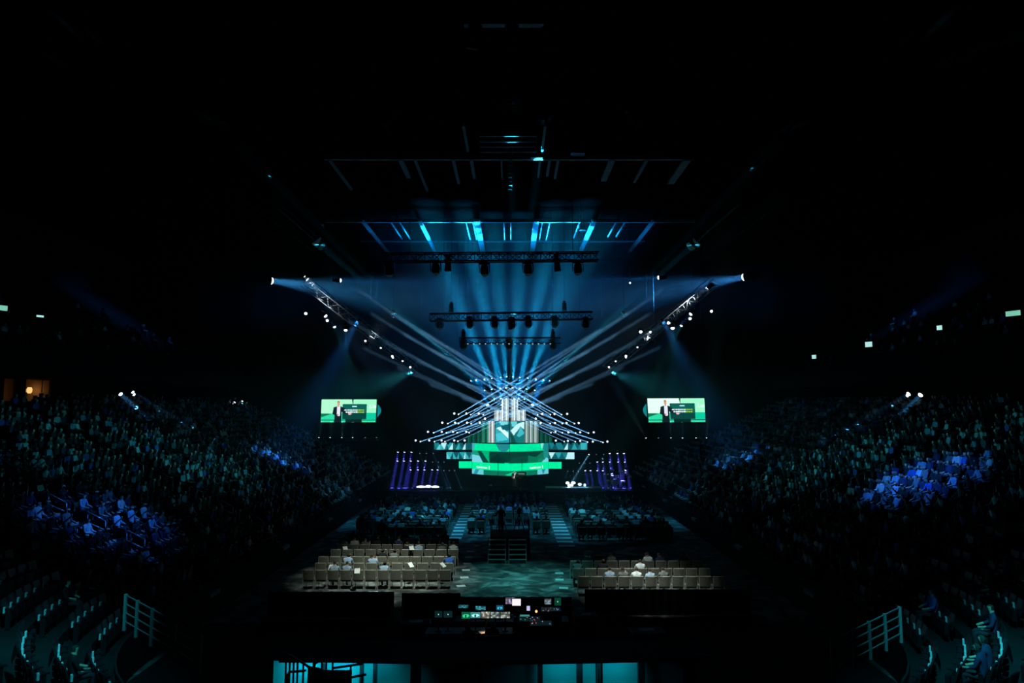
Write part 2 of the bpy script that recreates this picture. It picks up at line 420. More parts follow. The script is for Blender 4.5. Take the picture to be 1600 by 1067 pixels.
# ------------------------------------------------------------------ lamps and trusses
def lamp_meshes():
    h = MB(); h.lathe([(.07,-.26),(.13,-.22),(.16,-.08),(.15,.06),(.15,.10)], 12)
    y = MB(); y.box((-.19,0,-.10), (.03,.10,.30)); y.box((.19,0,-.10), (.03,.10,.30)); y.box((0,0,-.29), (.41,.16,.06)); y.box((0,0,-.35), (.24,.2,.08))
    out = {'head': h.mesh('head','black_steel',True), 'yoke': y.mesh('yoke','black_steel')}
    sn = MB(); sn.tube((0,0,.06),(0,0,.55), .155, .20, 14, 0, False); out['snoot'] = sn.mesh('snoot','black_steel',True)
    for k in ('lens_white','lens_blue','lens_violet','lens_dim','lens_off','lens_warm','lens_cyan'):
        l = MB(); l.lathe([(.13,.095),(.125,.13),(.09,.175),(.04,.195)], 12); out[k] = l.mesh('lens', k, True)
    return out
LM = lamp_meshes()
def lamp(p, target, lens, size, label, group, light=None, name='stage_lamp', snoot=False, pipe=False):
    """a moving head: yoke, head, lens; light = (watts, spread in degrees, colour, disc size)"""
    p = Vector(p); d = (Vector(target) - p).normalized()
    t = bpy.data.objects.new(name, None); COL.objects.link(t); t.location = p
    t.rotation_mode = 'QUATERNION'; t.rotation_quaternion = d.to_track_quat('Z','Y'); t.scale = (size,)*3
    tag(t, label, 'lamp', group)
    obj('yoke', LM['yoke'], t); h = obj('head', LM['head'], t); obj('lens', LM[lens], h)
    if pipe or name == 'follow_spot':
        inv = t.rotation_quaternion.to_matrix().inverted(); e = inv @ Vector((0,0,(26.2 - p.z)/size)); k = Vector((0,0,-.32))
        hb = MB(); hb.tube(k, k + e, .02/size, n=5); obj('hanging_pipe', hb.mesh('hanging_pipe','black_steel'), t)
    if snoot: obj('snoot', LM['snoot'], h)
    if light: beam(p + d*(.22*size), target, light[0], light[1], light[2], light[3])
    return t
def truss(p0, p1, w, n, m, label, r=.028, name='lighting_truss', hang_=True):
    p0 = Vector(p0); d = Vector(p1) - p0; L = d.length
    t = thing(name, label, 'truss', p0); t.rotation_euler = d.to_track_quat('X','Z').to_euler()
    cb = MB(); cb.tube((0,0,0),(L,0,0), r, n=6); cm = cb.mesh('chord', m, True); h = w/2
    for y in (-h,h):
        for z in (-h,h): obj('chord', cm, t, (0,y,z))
    B = L/n; rb = r*.6
    def br(a, c):
        k = MB(); k.tube(a, c, rb, n=5); return k.mesh('brace', m)
    zz = [br((0,0,-h),(B,0,h)), br((0,0,h),(B,0,-h))]; up = br((0,0,-h),(0,0,h)); fl = [br((0,-h,0),(B,h,0)), br((0,h,0),(B,-h,0))]
    for i in range(n):
        obj('brace', zz[i%2], t, (B*i,-h,0)); obj('brace', zz[(i+1)%2], t, (B*i,h,0)); obj('brace', fl[i%2], t, (B*i,0,-h))
        obj('brace', up, t, (B*i,-h,0))
    if hang_:
        inv = t.rotation_euler.to_matrix().inverted()
        for f in (.08,.92):
            q = inv @ Vector((0,0,26.2 - (p0 + d*f).z)); hb = MB(); hb.tube((L*f,0,0), Vector((L*f,0,0)) + q, .008, n=4); obj('hanging_cable', hb.mesh('hanging_cable','black_steel'), t)
    return t
WHITE, BLUE, DEEP, TEAL, VIOLET = (.62,.8,1.), (.02,.36,1.), (.01,.16,1.), (.05,.75,1.), (.10,.08,1.)

# arcs of lamps over the tower
arc = [[(545,141),(578,138),(630,133),(677,129),(731,124),(766,120),(806,120),(847,124),(896,128),(947,133),(994,137),(1034,141)],
       [(629,200),(676,197),(727,192),(763,190),(803,190),(849,193),(889,196),(942,200)],
       [(690,258),(731,255),(765,257),(815,257),(841,256),(877,259)]]
AIM = {0:4, 1:0, 2:2, 9:3, 10:1, 11:5}          # these light the reflector panels
for r, row in enumerate(arc):
    Y = (68.5, 68, 67.4)[r]
    for i, (x, y) in enumerate(row):
        p = zc(x, y, Y); a = math.radians((x - 787)/250*(60 if r == 0 else 46))
        ex = (x - 787)/250; outer = False
        if abs(ex) < .5: tg = p + Vector((math.sin(a), -.34 - .12*r, math.cos(a)))*10
        else: tg = at(797 + ex*430, 600 - 190 - 60*(1-abs(ex)), 30); outer = True
        lw = 13
        if r == 0 and i in AIM: tg = REFL[AIM[i]]; outer = True; lw = 5 if i in (0,11) else 18
        if r == 2 and i in (2,3): tg = at((842,800)[i-2], (246,268)[i-2], YD - 1.2); outer = True; lw = 13
        lamp(p, tg, 'lens_blue', .74 if 0 < i < len(row)-1 else .55,
             'blue-white lamp in the %s arc above the tower, %s from the left' % (('upper','middle','lowest')[r], ORD[i]), 'arcs of lamps over the stage tower',
             (lw, 1.7, (.02,.6,.9), .14) if outer else ((300 if r == 0 else 170), 15 if r == 0 else 9, (.01,.46,.95), .2))
    pts = [zc(x, y, Y+.5) for x, y in (row[0], row[-1])]
    truss(pts[0] + Vector((-.5,0,-.1)), pts[1] + Vector((.5,0,-.1)), .3, 14 - 3*r, 'black_steel', 'black truss carrying the %s arc of lamps' % ('upper','middle','lowest')[r], .02)
# wide flood lamps, added to fill the haze above the stage with blue glow
for i, x in enumerate((650, 740, 830, 925)):
    p = zc(x, 300, 69.5); a = (x - 787)/137*.35
    lamp(p, p + Vector((a, -.35, 1)), 'lens_blue', 1.3, 'flood lamp behind the stage tower, %s from the left' % ORD[i], 'flood lamps behind the tower', (560, 36, (.0,.25,.95), .3), 'flood_lamp')

# slanting tiers of lamps on both sides of the tower
big = {-1: [[(440,344),(516,344),(593,344),(632,376)], [(365,401),(445,401),(520,401),(600,401)], [(276,458),(362,458),(432,458),(515,458)], [(199,512),(284,512),(361,512),(440,512),(505,512)]],
        1: [[(1144,346),(1065,347),(988,347),(948,376)], [(1216,403),(1140,403),(1068,403),(978,403)], [(1310,461),(1225,461),(1151,461),(1071,458)], [(1395,519),(1304,519),(1225,515),(1148,515),(1073,513)]]}
dots = {-1: [[(464,350),(541,352),(618,352)], [(397,408),(464,408),(543,408)], [(309,465),(389,465),(456,465),(531,465)], [(226,520),(314,520),(380,520),(460,518)]],
         1: [[(1111,352),(1041,352),(962,352)], [(1191,408),(1116,408),(1040,408)], [(1279,467),(1199,467),(1116,465),(1045,465)], [(1370,525),(1273,523),(1197,520),(1128,520)]]}
BEAMW = 66.
ADDED_COLUMNS = MB()
def added_haze_column(p, tg, size, r0, half):
    """a column of slightly thicker haze along a beam; the lamp's own light makes it show"""
    d = tg - p; dn = d.normalized(); e = d*((p.y - 42.2)/(p.y - tg.y)); n = e.length
    for k in (1.2, .85, .5):                      # nested shells, added only to split the haze more finely
        ADDED_COLUMNS.tube(p + dn*(.12 + .01*k), p + dn*(n - .05*k), r0*k, (r0 + n*math.tan(math.radians(half)))*k, 10)
TIER = ('top','second','third','bottom')
for side, nm in ((-1,'left'), (1,'right')):
    for r in range(4):
        for i, (x, y) in enumerate(big[side][r]):
            p = zc(x, y, 67); lamp(p, p + Vector((side*.15, -1, -.05)), 'lens_violet' if r > 1 else 'lens_white', .74,
                'white blinder lamp in the %s slanting tier %s of the tower, %s from outside' % (TIER[r], nm, ORD[i]), 'blinder lamps beside the tower', None, 'blinder_lamp')
        for i, (x, y) in enumerate(dots[side][r]):
            p = zc(x, y, 66.4); u0, v0 = 600 + x/4, 560 + y/4
            slope = (.66, .58, .47, .38)[r] + .05*(i - 1.3)
            tg = at(u0 - side*430, v0 - slope*430, 31 + 2*i)
            L = lamp(p, tg, 'lens_white', .46, 'small beam lamp in the %s slanting tier %s of the tower, %s from outside' % (TIER[r], nm, ORD[i]), 'beam lamps beside the tower',
                 (BEAMW*(1 - .17*i)*(1,.9,.75,.75)[r], .62, (.22,.58,1.), .085), 'beam_lamp')
            added_haze_column(p, tg, .46, .0425, .31)
        e = big[side][r]
        a, c = zc(e[0][0], e[0][1] + 6, 67.5), zc(e[-1][0], e[0][1] + 6, 67.5)
        truss(a, c, .22, 10, 'black_steel', 'thin black truss behind the %s slanting tier %s of the tower' % (TIER[r], nm), .016)

tag(obj('haze', ADDED_COLUMNS.mesh('haze','haze_streak')), 'haze along the thin crossing beams beside the tower', 'haze', None, 'stuff')
# violet lamps at the wings of the stage
vio = {-1: [(88,580),(129,580),(173,580),(85,635),(125,635),(168,635),(214,635),(260,635),(167,690),(213,690),(253,690),(302,690),(336,690)],
        1: [(1499,588),(1458,588),(1410,588),(1504,641),(1462,641),(1410,641),(1367,641),(1332,641),(1415,695),(1367,695),(1332,695),(1290,695),(1257,695)]}
dim = {-1: [(222,591),(264,591),(306,591),(302,645),(338,645),(374,645),(373,698),(407,698),(440,698)],
        1: [(1283,598),(1328,598),(1375,598),(1222,652),(1258,652),(1288,652),(1150,703),(1183,703),(1217,703)]}
for side, nm in ((-1,'left'), (1,'right')):
    lev = {0:'top', 1:'top', 2:'top', 3:'middle', 4:'middle', 5:'middle', 6:'middle', 7:'middle'}
    for i, (x, y) in enumerate(vio[side]):
        p = zc(x, y, 66); L = lev.get(i, 'lowest'); k = i if i < 3 else (i - 3 if i < 8 else i - 8)
        lamp(p, p + Vector((side*.16 + .03*math.sin(i*2.1), -.12, -1)), 'lens_violet', .70, 'violet wing lamp in the %s row %s of the stage, %s from outside' % (L, nm, ORD[k]),
             'violet lamps at the wings of the stage', (62, 5, (.08,.08,1.), .2), 'wing_lamp')
        lens_face = None
    for i, (x, y) in enumerate(dim[side]):
        p = zc(x, y, 66); on = (side == 1 and i == 0)
        tg = zc(1160, 792, 64) if on else p + Vector((-side*.42, -.1, -1))
        lamp(p, tg, 'lens_white' if on else 'lens_dim', .5 if on else .36, 'small inner wing lamp %s of the stage, %s row, %s from outside' % (nm, ('top','middle','lowest')[i//3], ORD[i%3]),
             'small lamps at the wings of the stage', (60, 1.5, (.2,.6,1.), .16) if on else ((7, 1.6, (.2,.5,1.), .12) if i % 2 == 0 else None), 'wing_lamp')
    for i, x in enumerate(((88,129,173,214,260) if side < 0 else (1502,1460,1410,1367,1332))):
        a, c = zc(x, 575 if i < 3 else 630, 66.45), zc(x, 820, 66.45); s = MB(); s.tube((0,0,0),(0,0,a.z - 1.2), .03); s.box((0,0,.03), (.5,.5,.05))
        tag(obj('lamp_pole', s.mesh('lamp_pole','black_steel'), None, (a.x, a.y, 1.2)), 'black lamp pole %s of the stage, %s from outside' % (nm, ORD[i]), 'pole', 'lamp poles at the wings')
# bright batten lamps on the floor of the wings
def batten(x, y, w, lens, label, watts, col):
    p = zc(x, y, 64.5); t = thing('batten_lamp', label, 'lamp', p, 0, 'bright floor lamps at the wings')
    s = MB(); s.box((0,.12,0), (w,.2,.26)); s.box((0,.1,-.2),(w*.6,.3,.14)); obj('housing', s.mesh('housing','black_steel'), t)
    l = MB(); l.lathe([(.5,0),(.46,.05),(.2,.09)], 14)
    o = obj('lens', l.mesh('lens', lens, True), t, (0,0,0), (PI/2,0,0)); o.scale = (w,.24,1)
    beam(p + Vector((0,-.2,0)), p + Vector((0,-1,.1)), watts, 110, col, .3)
batten(232,803,.9,'lens_violet','bright violet batten lamp at the left wing, outermost of three',10,(.2,.2,1.))
batten(276,800,.6,'lens_violet','bright violet batten lamp at the left wing, middle one',8,(.2,.2,1.))
batten(320,803,.75,'lens_violet','bright violet batten lamp at the left wing, innermost of three',10,(.2,.2,1.))
for i, (x, y, w) in enumerate(((1147,778,.35),(1183,778,.42),(1165,793,.6),(1224,787,.36),(1255,791,.24))):
    batten(x,y,w,'lens_blue' if i > 2 else 'lens_white','bright low lamp on the right wing deck, %s from the left' % ORD[i] ,6,(.2,.6,1.))

# black trusses in front of the stage with dark moving heads hanging from them
def hang(u, v, Y, label, s=1.9, lens='lens_off'):
    p = at(u, v, Y); lamp(p, p + Vector((.02,.25,-1)), lens, s, label, 'dark moving heads under the trusses', None, 'moving_head')
T1 = truss(at(672,496,55), at(926,493,55), .6, 22, 'black_steel', 'long black truss hanging in front of the stage', .05)
for i, (u, v) in enumerate(((687,509),(734,507),(773,507),(800,508),(826,506),(867,506),(915,508))):
    hang(u, v, 55, 'dark moving head under the long truss, %s from the left' % ORD[i], 1.75)
T2 = truss(at(718,532,60), at(876,532,60), .5, 16, 'black_steel', 'short black truss below the long one', .045)
for i, (u, v) in enumerate(((724,541),(795,541),(864,541))): hang(u, v, 60, 'dark moving head under the short truss, %s from the left' % ORD[i], 1.75)
pin = MB(); pin.lathe([(.05,-.04),(.07,0),(.04,.05)], 8); pinm = pin.mesh('pin_lamp','lens_dim')
for i in range(15):
    tag(obj('pin_lamp', pinm, None, at(731 + i*9.2, 537.2, 59.7)), 'tiny pin light along the short truss, %s from the left' % ORD[i], 'lamp', 'pin lights on the short truss')
for i, (u, v, Y, nm) in enumerate(((705,484,55,'long truss, left end'),(882,482,55,'long truss, right end'),(724,525,60,'short truss, left end'),(864,525,60,'short truss, right end'))):
    t = thing('chain_hoist', 'black chain hoist above the ' + nm, 'hoist', at(u, v+8, Y)); s = MB(); s.box((0,0,.55), (.34,.34,.6)); s.tube((0,0,.85),(0,0,1.05), .12)
    obj('motor', s.mesh('motor','black_steel'), t); s = MB(); s.tube((0,0,1.0),(0,0,24.6 - at(u,v+8,Y).z), .012, n=5); obj('chain', s.mesh('chain','black_steel'), t)
T3 = truss(at(600,403,45), at(935,401,45), .55, 26, 'black_steel', 'near black truss high over the floor', .05)
for i, (u, v) in enumerate(((608,425),(681,422),(757,424),(825,423),(903,422))):
    hang(u, v, 45, 'large dark moving head under the near truss, %s from the left' % ORD[i], 1.8)
for i, (u, Y, T) in enumerate(((640,45,0),(895,45,0))):
    p = at(u, 398, Y); s = MB(); s.tube((0,0,0),(0,0,25 - p.z), .015, n=5)
    tag(obj('hanging_cable', s.mesh('hanging_cable','black_steel'), None, p), 'cable holding the near truss, %s end' % ('left','right')[i], 'cable', 'cables of the near truss')

# slanting side trusses with bright lamps
for side, nm in ((-1,'left'), (1,'right')):
    if side < 0: A, B_ = at(476,440,56), at(652,577,63)
    else:        A, B_ = at(1116,440,56), at(948,577,63)
    truss(A, B_, .72, 22, 'aluminium', 'long slanting aluminium truss %s of the stage' % nm, .03)
sl = {-1: [(474,430,45,.7),(478,489,46,.8),(507,492,47,1.0),(511.5,500,47.5,.75),(522,509,48,.8),(540,513.5,49,1.0),(571,532,51,.6),(574,535.5,51.4,.7),(595,543,53,.5),(613,556,55,.7),(614,558.5,55.4,.5),(629,563.5,57,.5),(641,573,58,.65)],
       1: [(1108,448,46,1.0),(1111.5,485.5,46,.75),(1081,489,47,1.0),(1078,497,47.4,.8),(1065.5,507.5,48,.75),(1051,510,49,1.15),(1044.5,503.5,49.5,.9),(1017,533,52,.9),(1016,518,52,.7),(1001,517.5,53,.9),(996,542,54,.5),(978,555.5,56,.7),(978,558,56.2,.5),(962,564,58,.5),(951.5,573,59,.6)]}
for side, nm in ((-1,'left'), (1,'right')):
    for i, (u, v, Y, s) in enumerate(sl[side]):
        Y = 55.4 + (Y - 45)*.5; s *= 1.18
        p = at(u, v, Y); tg = p + Vector((-side*.1, -.8, -.55)); li = None
        if (side, i) in ((-1,5),(1,5)): tg = p + Vector((-side*.06 if side > 0 else .08,-.25,-1)); li = (26, 24, (.04,.55,1.), .22)
        if (side, i) in ((-1,4),(1,4)): tg = p + Vector((.35,-.2,-.75)) if side < 0 else p + Vector((-.45,-.2,-.75)); li = (12, 16, (.1,.8,.75), .2)
        if (side, i) in ((-1,2),(1,2)): tg = p + Vector((.6,-.1,-.6)) if side < 0 else p + Vector((-.6,-.1,-.6)); li = (14, 16, (.05,.3,1.), .2)
        if i == 0: tg = at(498,457,56.9) if side < 0 else at(1088,462,57.1); li = (30, 22, (.75,.88,1.), .2)
        if i == 7: tg = at(586,521,60.4) if side < 0 else at(1010,526,60.4); li = (16, 30, (.75,.88,1.), .16)
        lamp(p, tg, 'lens_white', s, 'white lamp below the slanting %s truss, %s along from its high end' % (nm, ORD[i]), 'lamps on the slanting trusses', li, 'truss_lamp')
# follow spots high at both sides: their beams graze the slanting trusses
lamp(at(418,438,57), at(600,462,64), 'lens_white', 2.5, 'large bright follow spot high on the left', 'follow spots', (620, 24, (.06,.45,1.), .5), 'follow_spot')
lamp(at(529,438,58), at(760,448,60), 'lens_white', 1.3, 'smaller bright follow spot beside the slanting left truss', 'follow spots', (60, 10, (.02,.25,1.), .3), 'follow_spot')
lamp(at(1168,432,57), at(985,464,64), 'lens_white', 2.5, 'large bright follow spot high on the right', 'follow spots', (620, 24, (.05,.36,1.), .5), 'follow_spot')
lamp(at(1032,433.5,58), at(840,446,60), 'lens_white', 1.35, 'smaller bright follow spot beside the slanting right truss', 'follow spots', (60, 10, (.02,.25,1.), .3), 'follow_spot')
lamp(at(984.5,442,58), at(960,446,46), 'lens_white', .6, 'tiny bright follow spot left of the smaller right one', 'follow spots', None, 'follow_spot')

# spot lamps under the upper deck fascia, shining down on the stands
fas = [(186.5,614,-29.4,1.15,(.62,-.1,-.50),170,9,'left, outermost'),(205,612,-29.4,1.1,(.7,.0,-.42),40,6,'left, second from outside'),(207.5,615.5,-29.3,.9,(.7,.0,-.42),0,6,'left, third from outside'),
       (365.5,628.5,-29.4,1.4,(.5,-.45,-.42),330,13,'left, beside the pale post'),(376.5,627,-29.2,1.2,(.58,-.4,-.42),110,9,'left, nearest the stage'),
       (1240,631,29.4,1.5,(-.62,-.4,-.5),80,9,'right, nearest the stage'),(1247.5,629.5,29.4,1.5,(-.5,-.35,-.46),330,10,'right, beside the nearest to the stage'),
       (1422.5,614,29.4,1.3,(-.7,-.0,-.4),35,7,'right, left one of three'),(1419.5,617,29.3,.9,(-.7,0,-.4),0,6,'right, low middle one of three'),(1440.5,615,29.4,1.3,(-.6,-.12,-.5),170,8,'right, outermost')]
for (u, v, X, s, d, w, sp, nm) in fas:
    Y = abs(X)*F/abs(u - 800); p = at(u, v, Y)
    lamp(p, p + Vector(d), 'lens_white', s, 'spot lamp under the upper deck fascia, ' + nm, 'spot lamps under the fascia', (w, sp, (.06,.42,1.), .28) if w else None, 'spot_lamp')
s = MB(); s.tube((0,0,0),(0,0,1.25), .05); s.box((0,0,.03),(.3,.3,.06))
tag(obj('post', s.mesh('post','paper'), None, at(349.5,645,69)), 'pale upright post near the spot lamps on the left', 'post')

# wash lamps added to brighten the audience and the speaker: on the roof steel and the slanting trusses, in snoots, aimed at the stands, the corners and the floor
def wash(p, tg, watts, spread, col, label, size=1.2):
    lamp(p, tg, 'lens_cyan', size, label, 'wash lamps over the audience', (watts, spread, col, .3), 'wash_lamp', True, Vector(p).z > 24)
wash((-6.5,35.6,24.6), (-18.2,30.6,3.4), 70, 17, (.03,.22,1.), 'wash lamp under the roof aimed at the near left stand')
wash((6.5,35.6,24.6), (21,35,5.0), 110, 16, (.03,.22,1.), 'wash lamp under the roof aimed at the near right stand')
wash(at(560,500,59), (-19,57,4.6), 150, 24, (.03,.28,1.), 'wash lamp halfway down the slanting left truss aimed at the far left stand', .7)
wash(at(1035,500,59), (19,58,4.6), 130, 24, (.03,.32,1.), 'wash lamp halfway down the slanting right truss aimed at the far right stand', .7)
wash((-6,8,24.8), (-13.2,19.2,3.2), 85, 19, (.03,.72,.9), 'wash lamp under the roof aimed at the near left corner')
wash((6,8,24.8), (12.8,18.6,3.2), 105, 19, (.03,.72,.9), 'wash lamp under the roof aimed at the near right corner')
wash(at(644,582,62.5), (-22.5,41,5.5), 85, 34, (.04,.66,.8), 'wash lamp at the low end of the slanting left truss aimed along the left stand', .8)
wash(at(956,582,62.5), (22.5,41,5.5), 85, 34, (.04,.66,.8), 'wash lamp at the low end of the slanting right truss aimed along the right stand', .8)
wash(at(700,408,45), (-5,51.5,0), 150, 36, (.05,.55,.9), 'wash lamp left of the middle of the near truss aimed at the floor rows')
wash(at(870,408,45), (5,51.5,0), 130, 36, (.05,.55,.85), 'wash lamp right of the middle of the near truss aimed at the floor rows')
wash(at(797,505,54.6), (zc(816,740,64.3).x, 64.3, 2.4), 9, 7, (1.,.92,.85), 'narrow key lamp at the middle of the long truss aimed at the speaker', .9)  # key light added so the speaker shows
# house lamps on the near cross beam light the first floor rows
YH = depth(35, ROOFZ)
for i, (u, tg, w, sp, col) in enumerate(((742,(-6.4,36.8,0),150,22,(.80,.95,.85)),(800,(.4,36.5,0),95,19,(.12,.80,.78)),(858,(6.6,34.0,0),95,16,(.80,.95,.88)))):
    lamp(at(u, 46, YH), tg, 'lens_cyan', 1.4, 'house lamp under the near roof beam, %s from the left' % ORD[i], 'house lamps', (w, sp, col, .4), 'house_lamp', True, True)

# small glowing displays along the upper deck
def display(u, v, w, h, X, m, label):
    Y = abs(X)*F/abs(u - 800); p = at(u, v, Y); k = Y/F
    t = thing('wall_display', label, 'display', p, math.radians(62)*(1 if u < 800 else -1), 'glowing displays along the upper deck')
    s = MB(); s.box((0,.06,0), (w*k*1.25, .1, h*k*1.2)); s.tube((0,.1,-h*k*.55),(0,.1,-h*k*.55-1.9), .03); obj('casing', s.mesh('casing','black_paint'), t)
    s = MB(); s.box((0,0,0), (w*k*1.15, .02, h*k)); obj('screen', s.mesh('screen', m), t)
for (u,v,w,h,m,lab) in ((3,481,13,8,'display_green','greenish display at the left edge under the upper deck'),(62.5,494,9,3,'display_glow','small slim display right of the greenish one, left side'),
        (1272,557.5,6.5,6,'display_glow','smallest square display on the right upper deck'),(1357.5,538,10,8,'display_glow','bright square display on the right upper deck'),
        (1468,512,7,7,'display_glow','flickering display between the square and the green one, right side'),(1583,489.5,18,8,'display_green','wide green display at the right edge under the upper deck'),
        (69,567,3,2.4,'display_glow','tiny blue light on the left suite level'),(1575,565,3.5,3.5,'display_glow','tiny blue light on the right upper deck')):
    display(u, v, w, h, -31 if u < 800 else 31, m, lab)

# ------------------------------------------------------------------ the stage
b = MB(); b.box((-.15, 70.2, .6), (25.4, 13.2, 1.2)); b.box((-.15,63.56,1.14),(25.4,.1,.1))
tag(obj('stage', b.mesh('stage', 'stage_floor')), 'low glossy black stage deck below the green screens', 'stage')
b = MB(); p0 = zc(1010,770,64); p1 = zc(1365,815,63.2)
b.box(((p0.x+p1.x)/2, 64.0, 1.35), (p1.x-p0.x, 1.6, .3)); tag(obj('stage_riser', b.mesh('stage_riser','runner')), 'low riser deck under the bright lamps on the right wing', 'riser')
b = MB(); q0 = zc(180,815,64); q1 = zc(360,815,64); b.box(((q0.x+q1.x)/2, 64.7, 1.3), (q1.x-q0.x, 1.2, .2)); tag(obj('stage_riser', b.mesh('stage_riser','runner')), 'low riser deck under the violet battens on the left wing', 'riser')

def inside(p, poly):
    x, y = p; c = False; j = len(poly) - 1
    for i in range(len(poly)):
        xi, yi = poly[i]; xj, yj = poly[j]
        if (yi > y) != (yj > y) and x < (xj - xi)*(y - yi)/(yj - yi) + xi: c = not c
        j = i
    return c
def Zp(pts): return [(360 + x/2, 320 + y/2) for x, y in pts]       # finer close-up to stage coordinates
def raster(x0, y0, x1, y1, nx, ny, polys, base, mapf, clip=None, grain=0.):
    """a picture on a screen: a fine grid of cells, each cell one colour"""
    m = MB(); lp = [(p, lin(c)) for p, c in polys]; bl = lin(base)
    P = [[mapf(x0 + (x1-x0)*i/nx, y0 + (y1-y0)*j/ny) for i in range(nx+1)] for j in range(ny+1)]
    for j in range(ny):
        for i in range(nx):
            c = (x0 + (x1-x0)*(i+.5)/nx, y0 + (y1-y0)*(j+.5)/ny)
            if clip and not inside(c, clip): continue
            col = bl
            for p, k in lp:
                if inside(c, p): col = k
            if grain:
                g = 1 + grain*(random.random() - .5); col = tuple(x*g for x in col)
            m.face([P[j+1][i], P[j+1][i+1], P[j][i+1], P[j][i]], 0, col)
    return m
def flat(Y): return lambda x, y: zc(x, y, Y)
def led(name, x0, y0, x1, y1, Y, polys, base, label, nx=None, ny=None, clip=None, mapf=None):
    t = thing(name, label, 'led screen', zc((x0+x1)/2, y1, Y), 0, 'screens of the stage set'); o = t.location.copy()
    nx = nx or max(4, int((x1-x0)/4)); ny = ny or max(4, int((y1-y0)/4)); mf = mapf or flat(Y)
    m = raster(x0, y0, x1, y1, nx, ny, polys, base, lambda x, y: mf(x, y) - o, clip)
    obj('screen', m.mesh('screen', 'led_picture', colors=True), t)
    if mapf is None and clip is None:
        a, c = zc(x0, y0, Y) - o, zc(x1, y1, Y) - o; s = MB(); s.box(((a.x+c.x)/2, .12, (a.z+c.z)/2), (c.x-a.x, .2, a.z-c.z)); obj('frame', s.mesh('frame','black_steel'), t)
    return t
LC, MC, TC, DC, NG, BG = (175,228,232), (90,195,205), (35,150,160), (12,85,92), (0,214,150), (5,95,75)
# upper faceted pair
led('led_screen', 695, 393, 781, 528, 67.2, [(Zp(p), c) for p, c in (
    ([(680,230),(740,215),(835,290),(835,365),(750,275)], (205,240,244)), ([(715,145),(822,145),(822,205),(740,190)], (115,208,218)),
    ([(735,200),(838,180),(842,262),(758,252)], (10,88,100)), ([(675,300),(752,288),(832,375),(700,415)], (70,190,202)), ([(670,145),(715,145),(735,205),(672,235)], (28,130,150)), ([(690,400),(830,380),(840,420),(670,420)], (30,140,150)))],
    (48,160,172), 'faceted cyan screen below the tower, left half')
led('led_screen', 786, 393, 876, 528, 67.2, [(Zp(p), c) for p, c in (
    ([(868,145),(942,145),(932,222),(878,212)], (95,198,206)), ([(942,180),(1030,150),(1034,252),(987,212),(902,322),(862,262)], (185,232,236)),
    ([(987,218),(1034,290),(1002,352),(938,332)], (60,178,188)), ([(862,285),(902,342),(942,442),(868,445)], (8,66,62)), ([(960,350),(1034,300),(1034,420),(945,420)], (18,112,112)))],
    (20,105,110), 'faceted cyan screen below the tower, right half')
# curved centre screen
def curved(x, y):
    k = (x - 788)/240; Y = 64.9 + 2.0*k*k
    P = zc(788, 0, Y); zz = zc(788, y, 66.9).z; X = zc(x, y, 66.9).x
    return Vector((X*Y/66.9*.999 + 0, Y, zz))
cpol = [([(550,528),(1028,528),(1028,573),(550,573)], NG)] + [(Zp(p), c) for p, c in (
    ([(672,405),(845,405),(845,470),(785,522),(715,490)], (28,128,135)), ([(380,405),(425,405),(398,505),(380,505)], (70,160,180)),
    ([(1236,405),(1282,405),(1252,492)], (125,218,215)), ([(1282,405),(1340,405),(1340,510),(1262,500)], (22,125,130)),
    ([(380,508),(455,508),(590,655),(380,660)], (22,140,112)), ([(450,512),(500,512),(592,655),(520,655)], (5,62,50)), ([(500,515),(594,515),(594,650)], (0,165,115)), ([(595,515),(1272,515),(1210,560),(1072,665),(595,655)], (4,56,46)),
    ([(600,600),(700,540),(830,640),(760,668),(600,655)], (3,44,37)), ([(830,650),(900,580),(1070,560),(1075,668)], (6,66,54)),
    ([(1078,558),(1272,602),(1230,668),(1075,668)], (8,105,75)), ([(380,558),(472,570),(522,662),(380,662)], (112,200,216)), ([(1275,512),(1340,512),(1340,622),(1280,602)], (22,130,122)),
    ([(1312,592),(1340,620),(1340,662),(1240,660)], (105,200,212)), ([(1205,605),(1275,600),(1240,665),(1200,665)], (14,120,92)))] + [
    ([(550,645),(1028,645),(1028,691),(550,691)], (0,224,152))] + [(Zp(p), c) for p, c in (
    ([(790,640),(930,660),(930,665),(780,665)], (0,214,150)), ([(380,742),(525,742),(525,800),(380,800)], (95,192,205)), ([(420,742),(470,742),(440,800),(400,800)], (40,140,160)),
    ([(780,795),(900,750),(1010,770),(880,802)], (0,190,130)), ([(1200,742),(1340,742),(1340,800),(1200,800)], (95,190,205)), ([(1250,742),(1300,742),(1270,800)], (30,130,150)),
    ([(704,600),(710,600),(710,800),(704,800)], (2,22,20)), ([(1000,590),(1006,590),(1006,800),(1000,800)], (2,22,20)), ([(847,405),(854,405),(854,595),(847,595)], (2,22,20)))]
cs = led('led_screen', 550, 528, 1028, 720, 66.9, cpol, (10,108,84), 'big curved green centre screen of the stage', 160, 64, None, curved)
